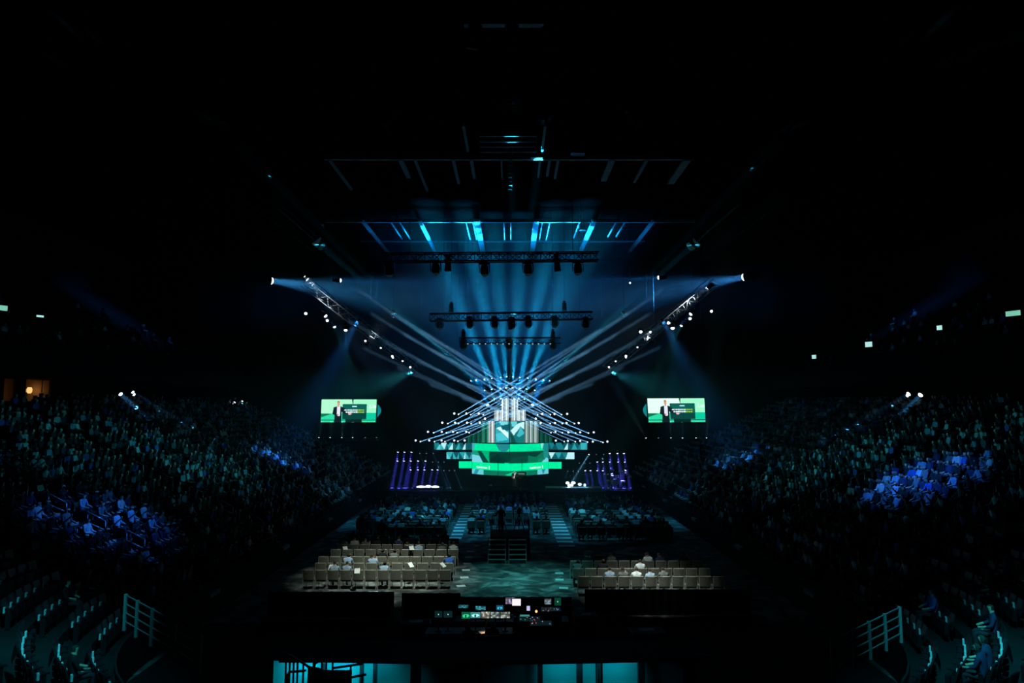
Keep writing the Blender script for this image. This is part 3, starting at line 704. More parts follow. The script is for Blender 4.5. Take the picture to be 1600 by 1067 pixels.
# lettering on the bright green band
def text_mesh(txt, size):
    cu = bpy.data.curves.new('lettering', 'FONT'); cu.body = txt; cu.size = size; cu.align_x = 'CENTER'; cu.align_y = 'CENTER'; cu.extrude = .01; cu.offset = size*.012
    o = bpy.data.objects.new('lettering', cu); COL.objects.link(o); dg = bpy.context.evaluated_depsgraph_get()
    me = bpy.data.meshes.new_from_object(o.evaluated_get(dg)); bpy.data.objects.remove(o); return me
glow('print_white', (.85,1.,.93), 1.05)
tm = text_mesh('Leadercast', .30); tm.materials.clear(); tm.materials.append(MATS['print_white'])
for x in (614, 943):
    c = curved(x, 674); dx = (curved(x+20, 674) - curved(x-20, 674)); ang = math.atan2(dx.y, dx.x)
    n_ = Vector((math.sin(ang), -math.cos(ang), 0))
    L = obj('lettering', tm, cs, c + n_*.06 - cs.location, (PI/2, 0, ang))
    s = MB(); pts = []
    for k in range(9):                               # the swoosh after the word
        t_ = -1 + 2*k/8; pts.append((.10*(t_*t_) , t_*.20))
    for k in range(8):
        (a0,z0),(a1,z1) = pts[k], pts[k+1]; w0 = .075*(1 - (abs(-1+2*k/8)**2)) + .012; w1 = .075*(1 - (abs(-1+2*(k+1)/8)**2)) + .012
        s.face([(a0,0,z0),(a0+w0,0,z0),(a1+w1,0,z1),(a1,0,z1)])
    c2 = curved(x + 43, 672); obj('swoosh_mark', s.mesh('swoosh_mark','print_white'), cs, c2 + n_*.07 - cs.location, (0,0,ang))
# side wings
def wingpolys(side, x0, x1, y0, y1, seed):
    rnd = random.Random(seed); out = []; W = x1 - x0; n = max(3, int(W/38)); xs = [x0 + W*i/n for i in range(n+1)]
    cols = [TC, DC, MC, LC, (20,118,125), (50,165,172), (10,78,88)]
    for i in range(n):
        m = xs[i] + (xs[i+1]-xs[i])*(.3+.4*rnd.random())
        out.append(([(xs[i],y0),(xs[i+1],y0),(m,y1)], rnd.choice(cols))); out.append(([(xs[i],y0),(m,y1),(xs[i],y1)], rnd.choice(cols))); out.append(([(xs[i+1],y0),(m,y1),(xs[i+1],y1)], rnd.choice(cols)))
    return out
jag = lambda x0, x1, y0, y1: [(x0,y1),(x0,y0)] + [q for i in range(int((x1-x0)/50)) for q in ((x0+50*i+30,y0),(x0+50*i+33,y0+10),(x0+50*i+44,y0+10),(x0+50*i+47,y0))] + [(x1,y0),(x1,y1)]
led('led_screen', 312, 527, 549, 570, 66.9, wingpolys(-1,312,549,527,570,3), TC, 'faceted teal band, top of three left of the centre screen', 90, 16, jag(312,549,527,570))
led('led_screen', 1029, 527, 1270, 570, 66.9, wingpolys(1,1029,1270,527,570,11), TC, 'faceted teal band, top of three right of the centre screen', 90, 16, jag(1029,1270,527,570))
led('led_screen', 391, 585, 549, 628, 66.9, wingpolys(-1,391,549,585,628,5), TC, 'faceted teal band, middle of three left of the centre screen')
led('led_screen', 1029, 587, 1190, 629, 66.9, wingpolys(1,1029,1190,587,629,8), TC, 'faceted teal band, middle of three right of the centre screen')
led('led_screen', 468, 643, 549, 686, 66.9, [], (0,224,152), 'plain green band, lowest of three left of the centre screen', 3, 3)
led('led_screen', 1029, 647, 1110, 689, 66.9, [], (0,224,152), 'plain green band, lowest of three right of the centre screen', 3, 3)
# slatted panels: every slat its own strip of light
def slats(name, outline, colf, Y, label, pitch=9.):
    xs = [p[0] for p in outline]; ys = [p[1] for p in outline]; x0, x1, y0, y1 = min(xs), max(xs), min(ys), max(ys)
    t = thing(name, label, 'led screen', zc((x0+x1)/2, y1, Y), 0, 'screens of the stage set'); o = t.location.copy(); m = MB(); bk = MB(); n = int((x1-x0)/pitch)
    for i in range(n):
        xa, xb = x0 + (x1-x0)*i/n, x0 + (x1-x0)*(i+.78)/n; xm = (xa+xb)/2
        yy = [y for y in [y0 + (y1-y0)*k/40 for k in range(41)] if inside((xm, min(max(y, y0+.2), y1-.2)), outline)]
        if not yy: continue
        ya, yb = min(yy), max(yy); A, B_, C, D = zc(xa,yb,Y)-o, zc(xb,yb,Y)-o, zc(xb,ya,Y)-o, zc(xa,ya,Y)-o
        dy = Vector((0,.05*(i%2),0)); m.face([A+dy,B_+dy,C+dy,D+dy], 0, lin(colf(xm, (ya+yb)/2, i)))
        c = (A+C)/2; bk.box((c.x, .14, c.z), ((zc(x0+(x1-x0)/n,y0,Y)-zc(x0,y0,Y)).x, .12, D.z-A.z))
    obj('slats', m.mesh('slats','led_picture',colors=True), t)['kind'] = 'stuff'; obj('frame', bk.mesh('frame','black_steel'), t)
rs = random.Random(4)
wh = lambda x, y, i: tuple(int(c*(.62 + .38*((i*7) % 3)/2)) for c in (232,248,244))
gr = lambda x, y, i: tuple(int(c*(.55 + .45*((i*5) % 3)/2)) for c in ((40,140,112) if x < 655 else (235,250,248)))
gy = lambda x, y, i: tuple(int(c*(.5 + .5*((i*5) % 3)/2)) for c in (175,212,208))
dk = lambda x, y, i: tuple(int(c*(.5 + .5*((i*5) % 3)/2)) for c in (14,92,72))
slats('led_slat_screen', [(688,390),(688,322),(735,322),(735,252),(783,252),(783,390)], wh, 67.3, 'stepped white slatted screen at the tower top, left half')
slats('led_slat_screen', [(792,390),(792,255),(842,255),(842,322),(888,322),(888,390)], wh, 67.3, 'stepped white slatted screen at the tower top, right half')
slats('led_slat_screen', [(605,527),(605,392),(692,392),(692,527)], gr, 67.4, 'green and white slatted screen left of the faceted pair')
slats('led_slat_screen', [(877,527),(877,392),(968,392),(968,527)], gy, 67.4, 'grey slatted screen right of the faceted pair')
slats('led_slat_screen', [(515,526),(515,492),(604,452),(604,526)], dk, 67.5, 'dark green sloping slatted screen, outer left')
slats('led_slat_screen', [(969,526),(969,452),(1052,492),(1052,526)], dk, 67.5, 'dark green sloping slatted screen, outer right')

# big side screens that show the speaker
def side_screen(corn, Y, mirror, label):
    tl, tr, br, bl = [at(u, v, Y) for u, v in corn]
    t = thing('projection_screen', label, 'screen', (bl+br)/2, 0, 'side screens'); o = t.location.copy()
    def mf(x, y):
        s_, r_ = x/100., y/42.; return tl.lerp(tr, s_).lerp(bl.lerp(br, s_), r_) - o
    G1, G2 = (165,240,195), (215,252,232)
    suit = [(28,24),(21.5,27),(20,12.5+1.5),(25,13),(30,11.5),(40,14),(52,25),(51,28),(42,26),(38,22),(38,44),(24,44),(25,26)]
    polys = [([(55,0),(58.4,0),(57.6,9),(57,9)], (8,70,50)), ([(59,0),(100,0),(100,26),(59,26)], (150,238,190)),
             ([(0,26),(100,25),(100,42),(0,42)], (40,205,155)), ([(0,26),(20,26.5),(0,33)], (8,110,75)), ([(82,25),(100,25),(100,37),(82,37)], (5,190,150)),
             ([(0,37.5),(100,37.5),(100,39),(0,39)], (8,70,52)), ([(45,36),(75,36),(75,42),(45,42)], (6,30,26)),
             ([(39,9),(83,9),(83,37),(39,37)], (8,70,62)), ([(40,10),(82,10),(82,36),(40,36)], (10,88,78)), ([(40,24),(82,26),(82,36),(40,36)], (6,62,58)),
             ([(56,12),(65,12),(65,14.2),(56,14.2)], (170,230,232)),
             ([(22.5,14.5),(28,13),(35,12.5),(42,16),(56,26),(53,29),(44,27),(37,23),(37.5,42),(24,42),(25,29),(20.5,27)], (10,24,30)),
             ([(28.5,13.2),(34.5,12.8),(35,30),(31,31),(29,27)], (222,220,236)),
             ([(28.6,4.2),(31,3),(33.2,4.2),(33.6,8),(32.5,11.5),(33,13.4),(30,13.4),(29.6,11.5),(28.4,8)], (205,150,120)), ([(28.2,4),(31,2.6),(33.4,4.2),(33,5.2),(29,5.2)], (150,110,80)),
             ([(29.2,27),(32,26.5),(32,29),(29.6,30)], (205,155,140)), ([(49,25.5),(54,25),(56,26.5),(53,28.6),(49.5,28)], (225,180,165))]
    rnd = random.Random(2)
    for row, (xa, xb, yy) in enumerate(((42,79,18.6),(45,79,22.2))):     # two lines of writing too small to read
        x = xa
        while x < xb:
            w = 1.2 + rnd.random()*3; polys.append(([(x,yy+rnd.random()*.5),(min(xb,x+w),yy),(min(xb,x+w),yy+2.2),(x,yy+2.2)], (215,240,240) if x < 66 else (140,190,50))); x += w + .5
    polys += [([(88,9),(89.6,9),(89.6,16),(88,16)], (220,255,235)), ([(88,14.6),(93,14.6),(93,16),(88,16)], (220,255,235)), ([(93.5,11.5),(96.5,11.5),(96.5,16),(93.5,16)], (205,252,228)), ([(97,11.5),(100,11.5),(100,16),(97,16)], (205,252,228))]
    m = raster(0,0,100,42,150,63,polys,G1 if mirror < 0 else G2,mf,None,.22)
    obj('screen', m.mesh('screen','led_picture',colors=True), t)
    dy = Vector((0,.12,0)); s = MB(); P = [tl-o,tr-o,br-o,bl-o]; ex = 1.02
    cc = sum(P, Vector())/4; Q = [cc + (p-cc)*ex + Vector((0,.04,0)) for p in P]; R_ = [q + Vector((0,.25,0)) for q in Q]
    s.face(R_[::-1])
    for i in range(4): j = (i+1) % 4; s.face([Q[i],R_[i],R_[j],Q[j]]); s.face([P[i]+Vector((0,.02,0)),Q[i],Q[j],P[j]+Vector((0,.02,0))])
    obj('frame', s.mesh('frame','black_steel'), t)
    s = MB()
    for f in (.15,.85): p = tl.lerp(tr,f) - o; s.tube(p + Vector((0,.15,0)), Vector((p.x,p.y+.15,25-o.z)), .015, n=5)
    obj('hanging_cable', s.mesh('hanging_cable','black_steel'), t)
    # glowing curved screen end seen edge-on
    s = MB(); e0, e1 = (tr, br) if mirror < 0 else (tl, bl); sg = 1 if mirror < 0 else -1
    n = 10; pts = []
    for k in range(n+1):
        a = PI*k/n; z = e0.z + (e1.z-e0.z)*(.22 + .56*k/n); pts.append((e0.lerp(e1, .22+.56*k/n) + Vector((sg*.10,.1,0)) - o, math.sin(a)*.32))
    for k in range(n):
        (p, w), (q, x) = pts[k], pts[k+1]; s.face([p, p + Vector((sg*w,.1,0)), q + Vector((sg*x,.1,0)), q], 0, lin((8,120,125)))
    obj('end_glow_panel', s.mesh('end_glow_panel','led_picture',colors=True), t)
side_screen([(502.5,624),(588.5,624),(586.8,659.6),(501,659.6)], 62, -1, 'big side screen left of the stage showing the speaker')
side_screen([(1011.5,622.5),(1100.5,622.2),(1102.5,659.2),(1013.5,659.8)], 62, 1, 'big side screen right of the stage showing the speaker')
for side, us, v in ((-1,(498,515.5,534,551,570.5,588.5),684.6),(1,(1010,1029,1048.5,1066.5,1087.5,1104),685.2)):
    for i, u in enumerate(us):
        p = at(u, v, 62); weak = i in ((4,5) if side < 0 else (1,))
        lamp(p, p + Vector((-.55 if (side > 0 and i == 0) else .05*(i-2)*side, .1, 1)), 'lens_dim' if weak else 'lens_white', .42, 'small up-light below the %s side screen, %s from the left' % ('left' if side < 0 else 'right', ORD[i]),
             'up-lights below the side screens', None if weak else (5, 14, (.3,.75,.8), .12), 'up_light')
    a, c = at(us[0]-4, v+2, 62.2), at(us[-1]+4, v+2, 62.2)
    truss(a, c, .25, 14, 'black_steel', 'thin black truss carrying the up-lights below the %s side screen' % ('left' if side < 0 else 'right'), .018)

# ------------------------------------------------------------------ people
def obj_color_mat(name, rough=.85):
    m = bpy.data.materials.new(name); m.use_nodes = True; n = m.node_tree; b = n.nodes['Principled BSDF']; b.inputs['Roughness'].default_value = rough; b.inputs['Specular IOR Level'].default_value = .15
    oi = n.nodes.new('ShaderNodeObjectInfo'); nz = n.nodes.new('ShaderNodeTexNoise'); nz.inputs['Scale'].default_value = 14
    mx = n.nodes.new('ShaderNodeMix'); mx.data_type = 'RGBA'; mx.blend_type = 'MULTIPLY'; mx.inputs[0].default_value = .25
    n.links.new(oi.outputs['Color'], mx.inputs[6]); n.links.new(nz.outputs[0], mx.inputs[7]); n.links.new(mx.outputs[2], b.inputs['Base Color'])
    MATS[name] = m
def island_mat(name, cols):
    m = bpy.data.materials.new(name); m.use_nodes = True; n = m.node_tree; b = n.nodes['Principled BSDF']; b.inputs['Roughness'].default_value = .85; b.inputs['Specular IOR Level'].default_value = .15
    g = n.nodes.new('ShaderNodeNewGeometry'); rp = n.nodes.new('ShaderNodeValToRGB'); rp.color_ramp.interpolation = 'CONSTANT'
    e = rp.color_ramp.elements; tot = sum(w for w, c in cols); x = 0
    for i, (w, c) in enumerate(cols):
        k = e[i] if i < 2 else e.new(x); k.position = x; k.color = (*c, 1); x += w/tot
    n.links.new(g.outputs['Random Per Island'], rp.inputs[0]); n.links.new(rp.outputs[0], b.inputs['Base Color']); MATS[name] = m
PAL = [(.46,(.018,.018,.020),'black'), (.16,(.03,.045,.10),'navy'), (.16,(.16,.165,.17),'grey'), (.13,(.34,.46,.62),'pale blue'), (.13,(.72,.74,.76),'white'), (.06,(.05,.14,.50),'bright blue')]
obj_color_mat('shirt')
island_mat('crowd_shirt', [(w, c) for w, c, _ in PAL])
mat('skin', (.52,.33,.24), .6, 0, .1, 8); mat('hair', (.035,.025,.018), .8, 0, .3, 20); mat('trousers', (.025,.027,.035), .9, 0, .2, 15)
mat('white_shirt', (.75,.75,.76), .8, 0, .05, 8); mat('dark_suit', (.012,.014,.018), .8, 0, .1, 8)

def skin_body(V, E, sub, name, matf, mats):
    me = bpy.data.meshes.new(name); me.from_pydata([v[0] for v in V], E, []); me.update()
    o = bpy.data.objects.new(name, me); COL.objects.link(o)
    mod = o.modifiers.new('skin', 'SKIN'); mod.use_smooth_shade = True
    sv = me.skin_vertices[0].data
    for i, v in enumerate(V):
        r = v[1]; sv[i].radius = (r, r) if not isinstance(r, tuple) else r
    sv[0].use_root = True
    if sub: s = o.modifiers.new('sub', 'SUBSURF'); s.levels = sub; s.render_levels = sub
    dg = bpy.context.evaluated_depsgraph_get(); out = bpy.data.meshes.new_from_object(o.evaluated_get(dg)); bpy.data.objects.remove(o)
    out.name = name; out.materials.clear()
    for k in mats: out.materials.append(MATS[k])
    for p in out.polygons: p.material_index = matf(p.center); p.use_smooth = True
    return out
def seated(variant, sub, mats, name):
    lean = (0., .10, -.05)[variant % 3]; hx = (0., .03, -.04)[variant % 3]
    c, n_, h = Vector((0,-.02+lean,.95)), Vector((hx*.5,.0+lean*1.25,1.11)), Vector((hx,.03+lean*1.4,1.23))
    V = [((0,0,.55),(.17,.13)), ((0,-.03+lean*.5,.75),(.16,.115)), (c,(.18,.12)), (n_,.06), (h,(.082,.098)), (h + Vector((0,-.01,.10)),(.072,.085))]
    E = [(0,1),(1,2),(2,3),(3,4),(4,5)]
    for s in (-1,1):
        i = len(V); raise_ = variant == 2 and s > 0
        V += [(c + Vector((s*.19,0,.08)), .068), (Vector((s*.25,.06+lean,.78)), .05),
              (Vector((s*.16,.30+lean,.70)) if not raise_ else Vector((s*.17,.27,1.0)), .036), (Vector((s*.10,.37+lean,.68)) if not raise_ else Vector((s*.15,.30,1.10)), .04)]
        E += [(2,i),(i,i+1),(i+1,i+2),(i+2,i+3)]
        j = len(V); V += [((s*.10,.06,.53), .10), ((s*.13,.44,.53), .072), ((s*.13,.42,.10), .048), ((s*.13,.56,.05), .04)]
        E += [(0,j),(j,j+1),(j+1,j+2),(j+2,j+3)]
    hz_ = h.z
    def mf(p):
        if p.z > 1.12: return 2 if (p.z > hz_ + .06 or p.y < h.y - .02 and p.z > 1.16) else 1
        if p.y > .19 + lean and p.z > .6: return 1
        if p.z > .63: return 0
        return 3 if p.z < .6 or p.y > .1 else 0
    return skin_body(V, E, sub, name, mf, mats)
PERSON = [seated(k, 1, ['shirt','skin','hair','trousers'], 'person') for k in range(3)]
CROWD = [seated(k, 0, ['crowd_shirt','skin','hair','trousers'], 'crowd_person') for k in range(2)]

# ------------------------------------------------------------------ seats in the stands and the people in them
def visible(p, m=12):
    d = RC.transposed() @ (Vector(p) - Vector((0,0,CAMZ)))
    if d.z > -1: return False
    u, v = 800 + F*d.x/-d.z, 533.5 - F*d.y/-d.z
    return -m < u < 1600 + m and -m < v < 1067 + m
SEATS = []                                             # (position, facing, label place, occupied)
rnd = random.Random(12)
for side, nm in ((-1,'left'), (1,'right')):
    for r in range(NROW):
        d = (r + .62)*TREAD; z = BASE + RISE*r; k = 0
        y = 74.5; sec = 0
        while y > CY + .3:
            near = min(abs(y - a) for a in AISLES)
            if near > .72:
                n_ais = sum(1 for a in AISLES if a > y)
                below = [a for a in AISLES if a < y]
                k = int((y - below[-1] - .72)/.56) if below else int((AISLES[0] - y - .72)/.56)
                pl = '%s stand, %s row, %s seat %s the %s aisle' % (nm, ORD[r], ordn(k), 'past' if below else 'before', ORD[max(0, len(below)-1)])
                SEATS.append((Vector((side*(13 + d), y, z)), math.atan2(side, 0) , nm, r, pl, rnd.random() < (.80 if y > 28 else .3), 'straight'))
            y -= .56
        R = CR + d; a = 180.; ks = [0,0,0]
        while a < 262:
            a += math.degrees(.56/R)
            if min(abs(a - q) for q in (203, 232)) * R * PI/180 < .65: continue
            t = math.radians(a); wd = 0 if a < 203 else (1 if a < 232 else 2); ks[wd] += 1
            pl = '%s corner, %s row, %s seat of the %s wedge' % (nm, ORD[r], ordn(ks[wd]-1), ORD[wd])
            px, py = -CX + R*math.cos(t), CY + R*math.sin(t)
            fx, fy = -math.cos(t)*(-side), -math.sin(t)
            SEATS.append((Vector((px*(-side), py, z)), math.atan2(-fx, fy), nm, r, pl, rnd.random() < .05, 'corner'))
SEATS = [s for s in SEATS if visible(s[0] + Vector((0,0,.6))) and s[0].y > 9]
SEATS.sort(key=lambda s: (s[0] - Vector((0,0,CAMZ))).length)
def seat_meshes():
    a = MB(); a.box((0,.05,.43), (.44,.10,.36)); a.box((0,-.02,.30),(.1,.1,.5))          # folded seat pan on its bracket
    bk = MB()
    for i in range(4):
        z0, z1 = .42 + .115*i, .42 + .115*(i+1); y0, y1 = -.08 - .03*i, -.08 - .03*(i+1); w0, w1 = .23 - .005*i*i*.4, .23 - .005*(i+1)*(i+1)*.4
        for yo in (0,-.045): bk.face([(-w0,y0+yo,z0),(w0,y0+yo,z0),(w1,y1+yo,z1),(-w1,y1+yo,z1)])
        for sx in (-1,1): bk.face([(sx*w0,y0,z0),(sx*w0,y0-.045,z0),(sx*w1,y1-.045,z1),(sx*w1,y1,z1)])
    bk.face([(-.20,-.2,.88),(.20,-.2,.88),(.20,-.245,.88),(-.20,-.245,.88)])
    ar = MB(); ar.box((.27,.05,.63), (.06,.22,.04)); ar.box((.27,.02,.32),(.03,.14,.6)); ec = MB(); ec.box((.27,-.085,.60),(.085,.05,.16)); ec.box((.27,-.085,.685),(.07,.045,.02))
    return a.mesh('seat_pan','seat_plastic'), bk.mesh('backrest','seat_plastic'), ar.mesh('armrest','seat_plastic'), ec.mesh('end_cap','arm_plastic')
SM = seat_meshes()
for i, (p, rz, nm, r, k, occ, sec) in enumerate(SEATS[:300]):
    t = thing('arena_seat', 'dark folding seat, ' + k, 'seat', p, rz, 'arena seats of the near rows')
    obj('seat_pan', SM[0], t); obj('backrest', SM[1], t); obj('end_cap', SM[3], obj('armrest', SM[2], t))
class Joined:
    """many copies of a mesh, joined into one"""
    def __init__(s, mats): s.v = []; s.f = []; s.m = []; s.mats = mats
    def add(s, me, p, rz, k=1.):
        c, n = math.cos(rz), math.sin(rz); i = len(s.v)
        for v in me.vertices:
            x, y, z = v.co.x*k, v.co.y*k, v.co.z*k; s.v.append((p[0] + c*x - n*y, p[1] + n*x + c*y, p[2] + z))
        for q in me.polygons: s.f.append(tuple(i + j for j in q.vertices)); s.m.append(q.material_index)
    def done(s, name, label, cat):
        me = bpy.data.meshes.new(name); me.from_pydata(s.v, [], s.f)
        for k in s.mats: me.materials.append(MATS[k])
        me.polygons.foreach_set('material_index', s.m); me.update()
        o = obj(name, me); tag(o, label, cat, None, 'stuff'); return o
far_seat = MB(); far_seat.box((0,-.16,.66), (.46,.05,.44)); far_seat.box((0,.06,.43),(.44,.3,.06)); far_seat.box((.27,-.08,.60),(.08,.05,.15), 1)
fsm = far_seat.mesh('far_seat', ['seat_plastic','arm_plastic'])
for nm in ('left','right'):
    J = Joined(['seat_plastic','arm_plastic'])
    for (p, rz, n2, r, k, occ, sec) in SEATS[300:]:
        if n2 == nm: J.add(fsm, p, rz)
    J.done('far_seat_rows', 'rows of dark arena seats far back in the %s stand' % nm, 'seats')

# ------------------------------------------------------------------ floor chairs
def chair_meshes():
    st = MB(); st.box((0,.03,.45), (.50,.47,.08)); st.box((0,.03,.40), (.44,.42,.04))
    bk = MB(); n = 6
    for i in range(n):                                  # slightly bowed upholstered back
        x0, x1 = -.26 + .52*i/n, -.26 + .52*(i+1)/n; f = lambda x: -.25 - .03*(1 - (x/.26)**2)
        for (dy, ) in ((0,),(.06,)): bk.face([(x0,f(x0)+dy,.50),(x1,f(x1)+dy,.50),(x1,f(x1)+dy-.06,.95),(x0,f(x0)+dy-.06,.95)])
        bk.face([(x0,f(x0)-.06,.95),(x1,f(x1)-.06,.95),(x1,f(x1),.96),(x0,f(x0),.96)])
    for x in (-.26,.26): bk.face([(x,-.25,.5),(x,-.19,.5),(x,-.25,.95),(x,-.31,.95)])
    fl = MB(); fl.tube((0,0,.42),(0,.03,0), .016, n=6)
    rl = MB(); rl.tube((0,0,0),(0,-.03,.5), .016, n=6); rl.tube((0,-.03,.5),(0,-.08,.97), .016, n=6)
    tr = MB(); tr.tube((-.27,-.31,.97),(.27,-.31,.97), .016, n=6)
    return st.mesh('seat','chair_fabric'), bk.mesh('backrest','chair_fabric'), fl.mesh('leg','chair_frame'), rl.mesh('leg','chair_frame'), tr.mesh('top_rail','chair_frame')
CM = chair_meshes()
def chair(p, label, group):
    t = thing('banquet_chair', label, 'chair', p, random.uniform(-.03,.03), group)
    obj('seat', CM[0], t); obj('backrest', CM[1], t); obj('top_rail', CM[4], t)
    for sx in (-1,1): obj('leg', CM[2], t, (sx*.23,.22,0)); obj('leg', CM[3], t, (sx*.27,-.22,0))
    return t
PEOPLE = []                                            # (position, facing, label, forced shirt)
chairs_total = 0
rowsL = [(891,485,709),(880,503,714),(870,508,716),(859,526,720),(851,536,720),(841.5,538,721)]
rowsR = [(901,897,1120),(888.5,890,1098),(876.5,886,1088)]
sitL = {0:[(530,'pale blue'),(546,'pale blue'),(613,'pale blue')], 1:[(560,'pale blue'),(582,'pale blue'),(704,'bright blue')], 2:[(625,'grey'),(604,'black')], 3:[(640,'black'),(660,'pale blue'),(690,'grey'),(712,'white')],
        4:[(541,'white'),(560,'white'),(577,'grey'),(600,'black'),(622,'navy'),(636,'navy')], 5:[(560,'black'),(598,'navy'),(614,'grey'),(636,'navy'),(667,'pale blue'),(690,'navy'),(705,'black')]}
sitR = {0:[(947,'pale blue'),(965,'grey'),(988,'white'),(1008,'pale blue'),(1027,'grey')], 1:[(905,'grey'),(994,'white'),(928,'black')], 2:[(915,'black'),(950,'grey'),(938,'black'),(1012,'white'),(1030,'navy'),(1052,'grey')]}
for nm, rows, sit in (('left', rowsL, sitL), ('right', rowsR, sitR)):
    for r, (v, u0, u1) in enumerate(rows):
        Y = depth(v, .95) + .25; x0, x1 = xat(u0, Y), xat(u1, Y); n = max(2, round((x1-x0)/.64)); xs = [x0 + (x1-x0)*(i+.5)/n for i in range(n)]
        aisle_first = xs[::-1] if nm == 'left' else xs
        for i, x in enumerate(aisle_first):
            chair((x, Y, 0), 'grey banquet chair, %s row of near %s block, %s from the aisle' % (ORD[r], nm, ORD[i]), 'banquet chairs of the near %s floor block' % nm); chairs_total += 1
        used = set()
        for (u, shirt) in sit.get(r, []):
            xx = xat(u, Y); i = min(range(n), key=lambda q: abs(aisle_first[q]-xx))
            if i in used: continue
            used.add(i)
            PEOPLE.append((Vector((aisle_first[i], Y-.02, 0)), random.uniform(-.15,.15), '%s row of near %s block, %s from aisle' % (ORD[r], nm, ORD[i]), shirt))
# farther blocks: chairs of the last rows stand out, the rest are hidden by the people in them
blocks = [('far left', -11.0, -4.55, 46.8, 12, .78), ('centre', -3.2, 2.75, 49.2, 11, .86), ('far right', 4.35, 10.8, 46.8, 12, .72)]
for nm, x0, x1, y0, nr, occ in blocks:
    n = int((x1-x0)/.60)
    for r in range(nr):
        Y = y0 + r*1.18
        for i in range(n):
            x = x0 + (x1-x0)*(i+.5)/n
            if nm == 'centre' and r < 3 and -2.0 < x < 1.4: continue
            if nm == 'far left' and r < 2 and x < -9: continue
            if chairs_total < 300 and r < 7:
                chair((x, Y, 0), 'grey banquet chair, %s row of %s block, %s from its left' % (ORD[r], nm, ORD[i]), 'banquet chairs of the %s floor block' % nm); chairs_total += 1
            if rnd.random() < occ: PEOPLE.append((Vector((x, Y-.02, 0)), rnd.uniform(-.2,.2), '%s row of %s block, %s from its left' % (ORD[r], nm, ORD[i]), None))
for (p, rz, nm, r, k, occ, sec) in SEATS:
    if occ: PEOPLE.append((p + Vector((0,0,-.02)), rz, k, None))
PEOPLE = [q for q in PEOPLE if visible(q[0] + Vector((0,0,1)))]
forced = [q for q in PEOPLE if q[3]]; rest = sorted([q for q in PEOPLE if not q[3]], key=lambda q: (q[0] - Vector((0,0,CAMZ))).length)
near_p = forced + rest[:294 - len(forced)]; far_p = rest[294 - len(forced):]
def pick():
    x = random.random()*sum(w for w,_,_ in PAL)
    for w, c, n_ in PAL:
        x -= w
        if x <= 0: return c, n_
    return PAL[0][1], PAL[0][2]
for (p, rz, lab, shirt) in near_p:
    c, n_ = pick() if not shirt else next((c, n2) for w, c, n2 in PAL if n2 == shirt)
    o = obj('person', random.choice(PERSON), None, p, (0,0,rz), (random.uniform(.96,1.06),)*3); o.color = (*c, 1)
    tag(o, 'person in %s top, %s' % (n_, lab), 'person', 'seated audience')
for nm, f in (('left stand', lambda p: p.x < -12.4 ), ('right stand', lambda p: p.x > 12.4), ('floor rows', lambda p: -12.4 <= p.x <= 12.4)):
    J = Joined(['crowd_shirt','skin','hair','trousers'])
    for (p, rz, lab, s_) in far_p:
        if f(p): J.add(random.choice(CROWD), p, rz + random.uniform(-.2,.2), random.uniform(.95,1.08))
    if J.v: J.done('seated_crowd', 'crowd of seated people farther back in the ' + nm, 'crowd')
# sparse crowd on the upper decks
J = Joined(['crowd_shirt','skin','hair','trousers'])
for side in (-1,1):
    for i in range(46):
        r = rnd.randrange(0, 9); y = rnd.uniform(34,70) if side < 0 else rnd.uniform(38,66); J.add(CROWD[0], (side*(30.8 + .9*r), y, 12.3 + .55*r), PI/2*side)
J.done('seated_crowd', 'sparse crowd sitting on the dark upper decks', 'crowd')

# ------------------------------------------------------------------ on the stage: speaker, display, table, drums
def standing(name):
    V = [((0,0,.98),(.155,.11)), ((0,0,1.18),(.15,.105)), ((0,0,1.40),(.18,.115)), ((0,0,1.55),.06), ((0,-.02,1.66),(.08,.095)), ((0,0,1.76),(.07,.085)), ((0,-.12,1.645),.018)]
    E = [(0,1),(1,2),(2,3),(3,4),(4,5),(4,6)]
    arms = {1: [(.20,0,1.46),(.30,-.04,1.20),(.46,-.24,1.12),(.53,-.30,1.12)], -1: [(-.20,0,1.46),(-.27,-.02,1.18),(-.16,-.22,1.10),(-.08,-.26,1.10)]}
    for s in (1,-1):
        i = len(V); V += [(p, r) for p, r in zip(arms[s], (.07,.055,.038,.036))]; E += [(2,i),(i,i+1),(i+1,i+2),(i+2,i+3)]
        tip = Vector(arms[s][3]); dirn = (tip - Vector(arms[s][2])).normalized()
        for k in range(5):
            off = Vector((0,0,(k-2)*.017)); f = len(V); L = (.06,.085,.095,.09,.07)[k]
            V += [(tip + dirn*.02 + off, .011), (tip + dirn*(.02+L*.6) + off*1.3, .009), (tip + dirn*(.02+L) + off*1.2 + Vector((0,0,-.012)), .008)]; E += [(i+3,f),(f,f+1),(f+1,f+2)]
        j = len(V); V += [((s*.09,0,.92),.105), ((s*.11,-.02,.50),.075), ((s*.11,.02,.10),.05), ((s*.12,-.13,.045),.045)]; E += [(0,j),(j,j+1),(j+1,j+2),(j+2,j+3)]
    def mf(p):
        if p.z > 1.53: return 2 if p.z > 1.74 or (p.y > .03 and p.z > 1.6) else 1
        if abs(p.x) < .055 and p.y < -.05 and p.z > 1.02: return 3
        if (p.x > .43 or (-.2 < p.x < -.02 and p.y < -.18)) and 1.0 < p.z < 1.3: return 1
        return 0
    return skin_body(V, E, 1, name, mf, ['dark_suit','skin','hair','white_shirt'])
pp = zc(816, 790, 64.3); sp = obj('person', standing('speaker_body'), None, (pp.x, 64.3, 1.2), (0,0,0))
tag(sp, 'speaker in dark suit and white shirt standing on the stage', 'person')
t = thing('stage_display', 'wide display on a stand beside the speaker', 'display', (zc(860,720,64.6).x, 64.6, 1.2))
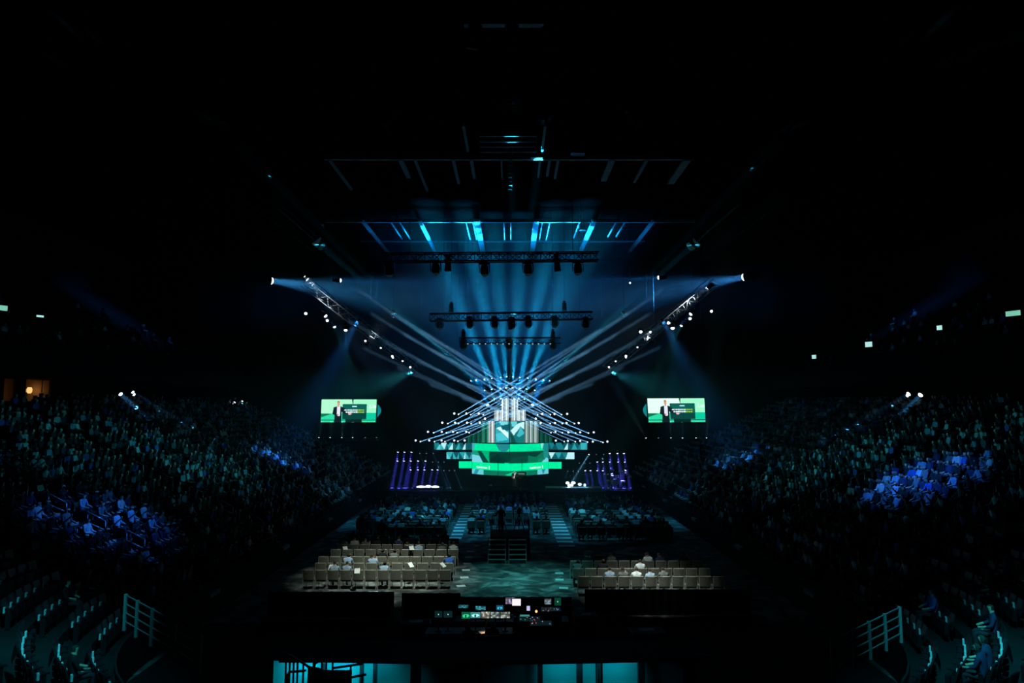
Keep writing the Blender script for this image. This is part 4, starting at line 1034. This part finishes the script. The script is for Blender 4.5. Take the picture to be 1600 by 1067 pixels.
z0, z1 = zc(860,737,64.6).z - 1.2, zc(860,709,64.6).z - 1.2; w = zc(890,720,64.6).x - zc(832,720,64.6).x
s = MB(); s.box((0,.05,(z0+z1)/2), (w, .08, z1-z0)); obj('casing', s.mesh('casing','black_steel'), t)
m = raster(0,0,58,28,58,14,[([(1.5,2),(56.5,2),(56.5,26),(1.5,26)],(8,34,32)),([(6,9),(48,9),(48,13),(6,13)],(110,140,140)),([(10,15),(50,15),(50,18),(10,18)],(70,105,70))],(2,8,8),lambda x,y: Vector((-w/2 + w*x/58, 0, z1 - (z1-z0)*y/28)))
obj('screen', m.mesh('screen','monitor_picture',colors=True), t)
s = MB(); s.tube((-.4,.05,z0),(-.4,.05,.05), .03); s.tube((.4,.05,z0),(.4,.05,.05), .03); s.box((0,.05,.03), (1.4,.5,.05)); obj('stand', s.mesh('stand','black_steel'), t)
t = thing('glass_table', 'long low table with thin legs at the front of the stage', 'table', (zc(760,780,64.0).x, 63.95, 1.2))
s = MB(); s.box((0,0,.42), (3.0,.6,.05)); obj('tabletop', s.mesh('tabletop','stage_floor'), t)
lg = MB(); lg.tube((0,0,0),(0,0,.4), .02); lgm = lg.mesh('leg','aluminium')
for x in (-1.4,1.4):
    for y in (-.25,.25): obj('leg', lgm, t, (x,y,0))
t = thing('flower_vase', 'white flowers in a vase at the left front of the stage', 'vase', (zc(666,790,63.9).x, 63.8, 1.2))
s = MB(); s.lathe([(.07,0),(.11,.1),(.06,.25),(.08,.3)], 10); obj('vase', s.mesh('vase','black_paint'), t)
s = MB()
for i in range(14):
    a = i*2.4; r = .04 + .012*i; s.lathe([(.01,-.05),(.06,0),(.05,.05),(.01,.07)], 6, 0, (r*math.cos(a), r*math.sin(a), .42 + .05*math.sin(i*1.3)))
obj('flowers', s.mesh('flowers','paper'), t)['kind'] = 'stuff'
# drum kit on the right wing
D = zc(1450, 800, 65)
def kit(name, mb, m, lab, cat, dx, dz=0, dy=0):
    return tag(obj(name, mb.mesh(name, m, True), None, (D.x + dx, 65 + dy, 1.2 + dz)), lab, cat, 'drum kit on the right wing')
def drum(name, r, h, lab, dx, dz, dy, tilt=None):
    t = thing(name, lab, 'drum', (D.x+dx, 65+dy, 1.2+dz), 0, 'drum kit on the right wing')
    if tilt: t.rotation_euler = tilt
    s = MB(); s.lathe([(r,0),(r,h)], 16); obj('shell', s.mesh('shell','drum_shell',True), t)
    s = MB(); s.lathe([(r*1.03,h-.03),(r*1.03,h+.02),(r*.95,h+.025)], 16); obj('head', s.mesh('head','paper'), t)
    s = MB()
    for k in range(3): a = 2*PI*k/3; s.tube((r*math.cos(a),r*math.sin(a),h*.4),(r*1.25*math.cos(a),r*1.25*math.sin(a),-dz if not tilt else h*.3), .015, n=5)
    obj('stand', s.mesh('stand','aluminium'), t)
drum('bass_drum', .30, .45, 'large bass drum of the kit', -.1, .62, .2, (PI/2,0,0))
drum('tom_drum', .16, .22, 'left tom drum above the bass drum', -.35, 1.0, .1)
drum('tom_drum', .16, .22, 'right tom drum above the bass drum', .15, 1.02, .1)
drum('floor_tom', .22, .4, 'floor tom at the right of the kit', .65, .35, -.1)
drum('snare_drum', .18, .15, 'snare drum at the left of the kit', -.75, .65, -.1)
for i, (dx, dz) in enumerate(((-.9,1.35),(-.35,1.7),(.45,1.65),(1.1,1.45),(1.35,1.1))):
    t = thing('cymbal', 'cymbal on a thin stand, %s from the left of the drum kit' % ORD[i], 'cymbal', (D.x+dx, 65.1, 1.2), 0, 'drum kit on the right wing')
    s = MB(); s.lathe([(.24,0),(.06,.03),(.02,.06)], 16); obj('plate', s.mesh('plate','brass',True), t, (0,0,dz), (.25,0,0))
    s = MB(); s.tube((0,0,0),(0,0,dz), .014, n=6); obj('stand', s.mesh('stand','aluminium'), t)
t = thing('drum_shield', 'clear shield panel edged in white at the left of the drum kit', 'screen', (zc(1385,770,64.2).x, 64.2, 1.2), .3)
for i in range(2):
    s = MB(); s.box((.03 + .5*i,0,.75), (.06,.03,1.5)); obj('edge_post', s.mesh('edge_post','paper'), t)
s = MB(); s.box((.28,0,1.48), (.5,.03,.05)); s.box((.28,0,.05), (.5,.03,.05)); obj('cross_bar', s.mesh('cross_bar','aluminium'), t)
# violet lamps close over the drum kit give it its colour
for i, (x, y, tx) in enumerate(((1422,714,.0),(1512,694,.3))):
    p = zc(x, y, 65.3); lamp(p, (D.x + tx, 65, 1.6), 'lens_violet', .75, 'violet lamp close above the drum kit, %s one' % ('left','right')[i], 'violet lamps at the wings of the stage', (60, 60, (.12,.12,1.), .2), 'wing_lamp')

# ------------------------------------------------------------------ aisles, floor cards
for nm, xa, xb, y0, y1, n in (('left', -4.28, -3.42, 47.0, 66.5, 15), ('right', 2.95, 4.1, 44.4, 66.5, 17)):
    t = thing('aisle_runner', 'long dark runner with pale cross stripes in the %s floor aisle' % nm, 'runner', ((xa+xb)/2, (y0+y1)/2, .0))
    s = MB(); s.box((0,0,.012), (xb-xa, y1-y0, .02)); obj('runner', s.mesh('runner','runner'), t)
    st = MB(); st.box((0,0,.03), ((xb-xa)*.92, .42, .02)); sm_ = st.mesh('stripe','marker')
    for i in range(n): obj('stripe', sm_, t, (0, -(y1-y0)/2 + (y1-y0)*(i+.5)/n, 0))
fc = MB(); fc.box((0,0,.012), (.44,.34,.016)); fcm = fc.mesh('floor_card','marker')
for i, (u, v) in enumerate(((737,862),(734.5,871),(732.5,881),(730.5,891),(728,902.5),(723,916))):
    Y = depth(v, 0); tag(obj('floor_card', fcm, None, (xat(u,Y), Y, 0), (0,0,.05*i)), 'pale floor card beside the near left block, %s from the stage end' % ORD[i], 'floor card', 'pale floor cards')
for i, (u, v) in enumerate(((871.5,896),(872,906),(878,919))):
    Y = depth(v, 0); tag(obj('floor_card', fcm, None, (xat(u,Y), Y, 0), (0,0,-.05*i)), 'pale floor card beside the near right block, %s from the stage end' % ORD[i], 'floor card', 'pale floor cards')
for i, (u, v) in enumerate(((516,919),(591,926))):
    Y = depth(v, 0); tag(obj('paper_sheet', fcm, None, (xat(u,Y), Y, 0), (0,0,.3)), 'white sheet on the floor behind the near left block, %s one' % ('left','right')[i], 'paper', 'loose sheets behind the chairs')
pb = MB(); pb.box((0,0,0), (.26,.3,.012)); pb.box((0,.12,.006), (.1,.02,.02)); pbm = pb.mesh('programme','paper')
for i, (u, v, z) in enumerate(((518,886,1.0),(558,892,1.0),(643,856,1.1),(539.5,857,1.0),(642,882.5,1.0),(692,882.5,1.0),(661,808,1.0))):
    Y = depth(v, z) ; tag(obj('programme', pbm, None, at(u,v,Y), (.7,0,.2*i)), 'white programme sheet among the near left chairs, %s in a count from the camera' % ORD[i], 'paper', 'programmes held in the near left block')

# ------------------------------------------------------------------ camera platform in the middle
PX = xat(797, 41.5)
b = MB(); b.box((PX, 42.6, .65), (2.35, 2.6, 1.3)); o = obj('camera_platform', b.mesh('camera_platform','black_cloth')); tag(o, 'black draped camera platform in the middle of the floor', 'platform')
s = MB()
for x in (-1.15,1.15):
    for y in (41.4, 43.8): s.tube((PX+x,y,1.3),(PX+x,y,2.3), .025)
    s.tube((PX+x,41.4,2.3),(PX+x,43.8,2.3), .025)
s.tube((PX-1.15,43.8,2.3),(PX+1.15,43.8,2.3), .025)
obj('railing', s.mesh('railing','black_steel'), o)
for i, u in enumerate((777, 808.5)):
    x = xat(u, 40.6); t = thing('platform_steps', 'open metal steps up to the camera platform, %s of two' % ('left','right')[i], 'steps', (x, 40.4, 0))
    for sx in (-1,1):
        s = MB(); s.tube((sx*.5,-.1,0),(sx*.5,.75,1.28), .026); s.tube((sx*.5,.75,1.28),(sx*.5,.75,0), .022); s.tube((sx*.5,-.1,0),(sx*.5,-.1,.5), .02); obj('side_frame', s.mesh('side_frame','rail_metal'), t)
    tr = MB(); tr.box((0,0,0), (.98,.2,.03)); trm = tr.mesh('step','rail_metal')
    for k in range(5): obj('step', trm, t, (0, -.02 + .165*k, .22 + .245*k))
for i, dx in enumerate((-.55,.55)):
    t = thing('video_camera', 'dark broadcast camera on the platform, %s of two' % ('left','right')[i], 'camera', (PX+dx, 43.0, 1.3))
    s = MB()
    for k in range(3): a = 2*PI*k/3 + .5; s.tube((0,0,1.1),(.4*math.cos(a),.4*math.sin(a),0), .025)
    obj('tripod', s.mesh('tripod','black_steel'), t); s = MB(); s.box((0,0,1.28), (.26,.6,.3)); s.box((0,-.32,1.45),(.2,.1,.14)); obj('body', s.mesh('body','black_steel'), t)
    s = MB(); s.tube((0,.3,1.28),(0,.62,1.28), .1, .12); obj('lens', s.mesh('lens','black_steel'), t)
    op = obj('person', standing('operator_body') if i == 0 else bpy.data.meshes['operator_body'], None, (PX+dx, 42.1, 1.3), (0,0,PI), (.95,)*3); tag(op, 'dark clothed camera operator on the platform, %s of two' % ('left','right')[i], 'person')

# ------------------------------------------------------------------ control desk in front
b = MB(); b.box((0, 23.3, .015), (25.4, 12.6, .03)); tag(obj('floor_mat', b.mesh('floor_mat','black_cloth')), 'black matting under the control desks', 'mat')  # added black sheet, stands in for the shade on the unlit floor
def drape(u0, u1, v, label, h=1.1):
    Y = depth(v, h); x0, x1 = xat(u0,Y), xat(u1,Y); n = max(8, int((x1-x0)/.1)); s = MB()
    P = [(x0 + (x1-x0)*i/n, Y + .035*math.sin(i*1.7)) for i in range(n+1)]
    for i in range(n):
        (a,y0),(c,y1) = P[i],P[i+1]; s.face([(a,y0,.03),(c,y1,.03),(c,y1,h),(a,y0,h)]); s.face([(a,y0+.05,.03),(a,y0+.05,h),(c,y1+.05,h),(c,y1+.05,.03)]); s.face([(a,y0,h),(c,y1,h),(c,y1+.05,h),(a,y0+.05,h)])
    tag(obj('drape_barrier', s.mesh('drape_barrier','black_cloth')), label, 'barrier', 'black drape barriers around the control desks')
drape(432,622,925,'black drape barrier behind the near left chairs')
drape(634,722,927,'black drape barrier left of the lit monitors')
drape(722,890,933,'low black drape barrier behind the lit monitors', 1.0)
drape(910,1160,921,'long black drape barrier behind the near right chairs')
def desk(x0, x1, Y, label):
    t = thing('control_desk', label, 'desk', ((x0+x1)/2, Y, .03)); w = x1-x0
    s = MB(); s.box((0,0,.70), (w,.75,.05)); obj('desktop', s.mesh('desktop','desk'), t)
    s = MB(); s.box((0,.35,.35),(w,.03,.66)); obj('front_panel', s.mesh('front_panel','desk'), t)
    lg = MB(); lg.box((0,0,.34), (.06,.7,.68)); lgm = lg.mesh('leg','black_steel')
    for x in (-w/2+.05, w/2-.05): obj('leg', lgm, t, (x,0,0))
desk(-3.2, 1.2, 26.35, 'black control desk with the front row of monitors'); desk(-2.2, 2.2, 27.75, 'black control desk with the back row of monitors')
def monitor(u, v, w, h, Y, col, kind, label):
    p = at(u, v, Y); k = Y/F; W, H = w*k, h*k; zt = .755
    t = thing('monitor', label, 'monitor', (p.x, Y, zt), 0, 'monitors on the control desks'); zz = p.z - zt
    s = MB(); s.box((0,.03,zz), (W*1.06,.04,H*1.12)); obj('casing', s.mesh('casing','black_steel'), t)
    rr = random.Random(int(u*3)); polys = []
    if kind == 'tiles':
        for i in range(6):
            for j in range(4):
                if rr.random() < .75: g = rr.uniform(.35,1); polys.append(([(i+.1,j+.15),(i+.9,j+.15),(i+.9,j+.85),(i+.1,j+.85)], tuple(int(c*g) for c in col)))
        base = tuple(int(c*.35) for c in col)
    elif kind == 'stage':
        polys = [([(.5,2.2),(2,1.2),(4.5,1.4),(5.6,2.4),(4,3.2),(1.5,3.2)], tuple(min(255,int(c*1.25)+25) for c in col)), ([(2.4,1.6),(3.4,1.6),(3.4,3.4),(2.4,3.4)], (10,40,40))]; base = tuple(int(c*.6) for c in col)
    elif kind == 'dark': polys = [([(2.8,1.7),(3.3,1.7),(3.3,2.2),(2.8,2.2)], (190,230,230))]; base = col
    else: base = col
    m = raster(0,0,6,4,18,12,polys,base,lambda x,y: Vector((-W/2 + W*x/6, 0, zz + H/2 - H*y/4)))
    obj('screen', m.mesh('screen','monitor_picture',colors=True), t)
    s = MB(); s.box((0,.07,max(.06,zz/2)), (.06,.03,max(.1,zz))); s.box((0,.06,.012), (.22,.18,.02)); obj('stand', s.mesh('stand','black_steel'), t)
mons = [(728,961.5,13,10,26.3,(20,150,95),'stage','green tilted-picture monitor, leftmost lit one of the front row'),(743,961,15,8.5,26.3,(110,220,225),'stage','pale cyan monitor, second lit one of the front row'),
        (759,961,13.5,9.5,26.3,(225,225,205),'tiles','white monitor with a warm patch, third in the front row'),(774,961,13.5,9,26.3,(170,190,185),'tiles','grey tiled monitor, fourth in the front row'),
        (789.5,961,14,9,26.3,(185,195,185),'tiles','grey tiled monitor, fifth in the front row'),(820,965,14.5,8.5,26.2,(90,215,195),'stage','cyan monitor apart at the right of the front row'),
        (685,960,11,9,26.3,(8,36,38),'dark','dim monitor at the far left of the front row'),(700,960,13,9,26.3,(8,36,38),'dark','dim monitor beside the far left one'),
        (724,947.5,15,4.5,27.7,(60,170,190),'tiles','slim cyan monitor at the left of the back row'),(751,950,15,5.5,27.7,(70,190,210),'tiles','slim bright cyan monitor, second in the back row'),
        (781,949.5,10.5,7,27.7,(30,130,160),'stage','small blue monitor in the middle of the back row'),(797.5,938.5,14.5,10,28.1,(190,180,215),'tiles','lavender monitor behind the brightest one'),
        (807,941,13,10,27.9,(252,238,240),'plain','brightest white monitor on the back desk'),(825.5,950.5,5,7,27.6,(185,185,225),'plain','tiny lavender monitor on the back desk'),
        (856,940,10,8,27.9,(150,180,190),'tiles','small dim tiled monitor at the right of the back desk'),(871.5,940,10,11.5,27.9,(8,60,40),'dark','dark green framed monitor at the right end')]
for q in mons: monitor(*q)
# small desk lamp and the paper it lights
t = thing('desk_lamp', 'small warm desk lamp over the papers', 'lamp', (at(762,966,26.1).x, 26.05, .755))
s = MB(); s.lathe([(.08,0),(.07,.02),(.01,.03)], 10); obj('base', s.mesh('base','black_steel'), t); s = MB(); s.tube((0,0,.02),(.02,0,.36), .01); s.tube((.02,0,.36),(-.05,-.08,.40), .01); obj('arm', s.mesh('arm','black_steel'), t)
s = MB(); s.lathe([(.05,-.05),(.02,.02)], 10, 0, (-.05,-.1,.40)); obj('lamp_shade', s.mesh('lamp_shade','black_steel'), t)
beam(Vector(t.location) + Vector((-.05,-.1,.34)), Vector(t.location) + Vector((-.12,-.22,0)), .9, 110, (1.,.55,.28), .05)
s = MB(); s.box((0,0,0), (.42,.30,.006)); s.box((.02,.01,.004),(.38,.26,.004)); pz = at(757,971,25.95)
tag(obj('paper_sheet', s.mesh('paper_sheet','paper'), None, (pz.x, 26.12, .785), (0,0,.5)), 'sheet of paper in warm lamplight on the front desk', 'paper')
t = thing('desk_lamp', 'warm lamp on the back desk right of the brightest monitor', 'lamp', (at(838,950,27.6).x, 27.6, .755))
s = MB(); s.lathe([(.07,0),(.02,.04)], 10); obj('base', s.mesh('base','black_steel'), t); s = MB(); s.tube((0,0,.03),(0,0,.3), .012); obj('arm', s.mesh('arm','black_steel'), t)
s = MB(); s.lathe([(.035,0),(.05,.05),(.03,.09)], 10, 0, (0,0,.28)); obj('bulb', s.mesh('bulb','lens_warm'), t)
# equipment racks with indicator lights
for j, (u, v, Y, n, lab) in enumerate(((828,978,25.0,9,'black equipment rack with tiny lights right of the front desk'),(862,962,26.6,10,'black equipment rack with tiny lights right of the desk lamp'),(846,985,24.2,5,'black low rack with few tiny lights nearest the camera'))):
    p = at(u, v, Y); t = thing('equipment_rack', lab, 'rack', (p.x, Y, .03), 0, 'equipment racks by the control desks'); H = max(.5, p.z + .12)
    s = MB(); s.box((0,.3,H/2), (.75,.55,H)); s.box((0,.02,H*.9),(.7,.03,.04)); s.box((0,.02,H*.45),(.7,.03,.04)); obj('cabinet', s.mesh('cabinet','black_steel'), t)
    rr = random.Random(j+5); ims = []
    for c in ('led_red','led_pink','led_white','led_blue','led_green'):
        i_ = MB(); i_.lathe([(.012,0),(.012,.012),(.006,.02)], 6); ims.append(i_.mesh('indicator', c))
    for k in range(n): obj('indicator', rr.choice(ims), t, (rr.uniform(-.34,.34), rr.uniform(.03,.5), H), None)
# road cases and operators
def case(u, v, Y, w, d, h, label):
    p = at(u, v, Y); t = thing('road_case', label, 'case', (p.x, Y, .03), .1)
    s = MB(); s.box((0,0,h/2), (w,d,h)); obj('body', s.mesh('body','black_paint'), t); s = MB()
    for z in (.02,h-.02):
        for y in (-d/2,d/2): s.box((0,y,z), (w+.02,.03,.03))
        for x in (-w/2,w/2): s.box((x,0,z), (.03,d+.02,.03))
    obj('edge_trim', s.mesh('edge_trim','aluminium'), t); s = MB(); s.box((0,0,h+.008), (w*.5,d*.4,.012)); obj('label_sheet', s.mesh('label_sheet','paper'), t)
case(916,965,28.2,.8,.6,.75,'black road case with a pale sheet between the barriers'); case(1010,975,26.5,1.2,.8,.7,'black road case right of the control desks'); case(650,968,27.5,1.1,.7,.7,'black road case left of the dim monitors')
for i, (u, Y) in enumerate(((735,25.3),(770,25.4),(812,26.9),(846,26.8))):
    o = obj('person', PERSON[i % 3], None, (xat(u, Y), Y, 0), (0,0,.1*i-.1)); o.color = (.012,.012,.014,1); tag(o, 'control desk operator in black seen from behind, %s from the left' % ORD[i], 'person', 'control desk operators')
    c = chair((xat(u,Y), Y, 0), 'chair under the control desk operator, %s from the left' % ORD[i], 'chairs at the control desks')

# ------------------------------------------------------------------ lit vestibule under the near deck
DZ, DY = 4.2, 14.05
x0, x1 = at(443,1020,DY).x, at(1062,1024,DY).x
b = MB(); n = 16
for i in range(n):                                     # slab with a slightly bowed near edge
    xa, xb = x0 - .6 + (x1-x0+1.2)*i/n, x0 - .6 + (x1-x0+1.2)*(i+1)/n; f = lambda x: DY - .02 - .25*(1 - ((x - (x0+x1)/2)/4.5)**2)
    b.face([(xa,f(xa),DZ),(xb,f(xb),DZ),(xb,14.95,DZ),(xa,14.95,DZ)]); b.face([(xa,f(xa),DZ-.06),(xb,f(xb),DZ-.06),(xb,f(xb),DZ),(xa,f(xa),DZ)]); b.face([(xa,f(xa),DZ-.06),(xa,14.95,DZ-.06),(xb,14.95,DZ-.06),(xb,f(xb),DZ-.06)])
b.face([(x0-.6,14.95,.0),(x1+.6,14.95,0),(x1+.6,14.95,DZ),(x0-.6,14.95,DZ)])
tag(obj('deck_platform', b.mesh('deck_platform','black_paint')), 'big black deck above the lit panels at the bottom', 'platform')
edges = [443,517,589,596,648,662,752,840,846,897,905,925,936,988,998,1058]
panels = [(443,516),(519,573),(577,592),(598,648),(664,750),(754,838),(846,897),(906,925),(936,988),(1000,1056)]
for i, (u0, u1) in enumerate(panels):
    xa, xb = xat(u0, DY+.5), xat(u1, DY+.5); s = MB(); s.box(((xa+xb)/2, DY+.55, 3.15), (xb-xa, .04, 1.75))
    o = obj('wall_panel', s.mesh('wall_panel','white_panel')); tag(o, 'pale wall panel under the black deck, %s from the left' % ORD[i], 'panel', 'pale panels under the deck')
    s = MB(); s.box(((xa+xb)/2, DY+.5, 3.38), (xb-xa, .05, .035)); s.box(((xa+xb)/2 + .1, DY+.48, 3.40),(.07,.05,.07)); obj('hand_bar', s.mesh('hand_bar','black_steel'), o)
for i, u in enumerate((517.5,575,595,656,752,842,901,930,993)):
    x = xat(u, DY+.3); s = MB(); s.box((x, DY+.35, 3.1), (.07 if i not in (3,6,8) else .12,.12,2.1)); tag(obj('column_post', s.mesh('column_post','black_steel')), 'dark post between the pale panels, %s from the left' % ORD[i], 'post', 'posts under the deck')
for nm, u0, u1, w in (('left',452,600,11),('right',850,985,4)):
    a, c = xat(u0,DY+.1), xat(u1,DY+.1); s = MB(); s.box(((a+c)/2, DY+.12, DZ-.12), (c-a, .10, .06)); o = obj('tube_lamp', s.mesh('tube_lamp','black_steel')); tag(o, 'cyan strip lamp under the deck edge, %s one' % nm, 'lamp', 'strip lamps under the deck')
    g = MB(); g.box(((a+c)/2, DY+.14, DZ-.16), (c-a, .05, .02)); obj('diffuser', g.mesh('diffuser','lens_cyan'), o)
    l = bpy.data.lights.new('lamp_light','AREA'); l.shape = 'RECTANGLE'; l.size = c-a; l.size_y = .06; l.energy = w; l.color = (.0,.62,.85); l.spread = math.radians(150)
    q = bpy.data.objects.new('lamp_light', l); COL.objects.link(q); q.location = ((a+c)/2, DY+.14, DZ-.19); q.rotation_euler = (.5,0,0)
# hand rails in front of the panels
def small_rail(pts, label, uprights):
    t = thing('stair_rail', label, 'railing', (0,0,0)); s = MB()
    P = [at(u,v,Y) for u,v,Y in pts]
    for i in range(len(P)-1): s.tube(P[i], P[i+1], .022)
    obj('top_rail', s.mesh('top_rail','rail_metal',True), t)
    for (u,v,Y) in uprights:
        p = at(u,v,Y); q = MB(); q.tube(p, (p.x,p.y,2.3), .018); obj('upright', q.mesh('upright','rail_metal'), t)
small_rail([(445,1020,13.0),(470,1034,12.9),(482,1042,12.8),(487,1056,12.7)], 'short stair rail with close uprights at the left of the lit panels', [(447,1022,13.0),(453,1026,13),(459,1029,13),(465,1032,12.9),(474,1038,12.9),(484,1046,12.8)])
small_rail([(474,1028,13.2),(490,1026,13.2)], 'tiny straight rail at the left panel', [(474,1028,13.2),(490,1026,13.2)])
small_rail([(490,1046,12.9),(492,1037,12.9),(508,1027,13.0)], 'slanting stair rail before the left panel', [(503,1029,13.0),(510,1027,13.0)])
small_rail([(520,1044,12.9),(567,1037,12.9)], 'long sloping rail before the second panel', [(520,1022,12.9),(548,1040,12.9)])
small_rail([(520,1064,12.8),(572,1054,12.8)], 'low sloping rail before the second panel', [(546,1059,12.8),(566,1056,12.8)])
small_rail([(448,1075,12.3),(449,1055,12.3),(452,1050,12.3),(478,1048,12.3)], 'curved rail end left of the lit panels', [(449,1055,12.3)])
s = MB(); s.face([(xat(496,13),12.95,at(496,1040,12.95).z),(xat(517,13),12.95,at(517,1044,12.95).z),(xat(519,13),12.95,2.4),(xat(494,13),12.95,2.4)]); s.box((xat(535,13),12.95,at(530,1050,12.95).z-.2),(.65,.06,.45)); s.box((xat(506,13),12.97,3.0),(.35,.06,.9))
tag(obj('equipment_cover', s.mesh('equipment_cover','black_cloth')), 'black covered equipment before the lit left panels', 'equipment')
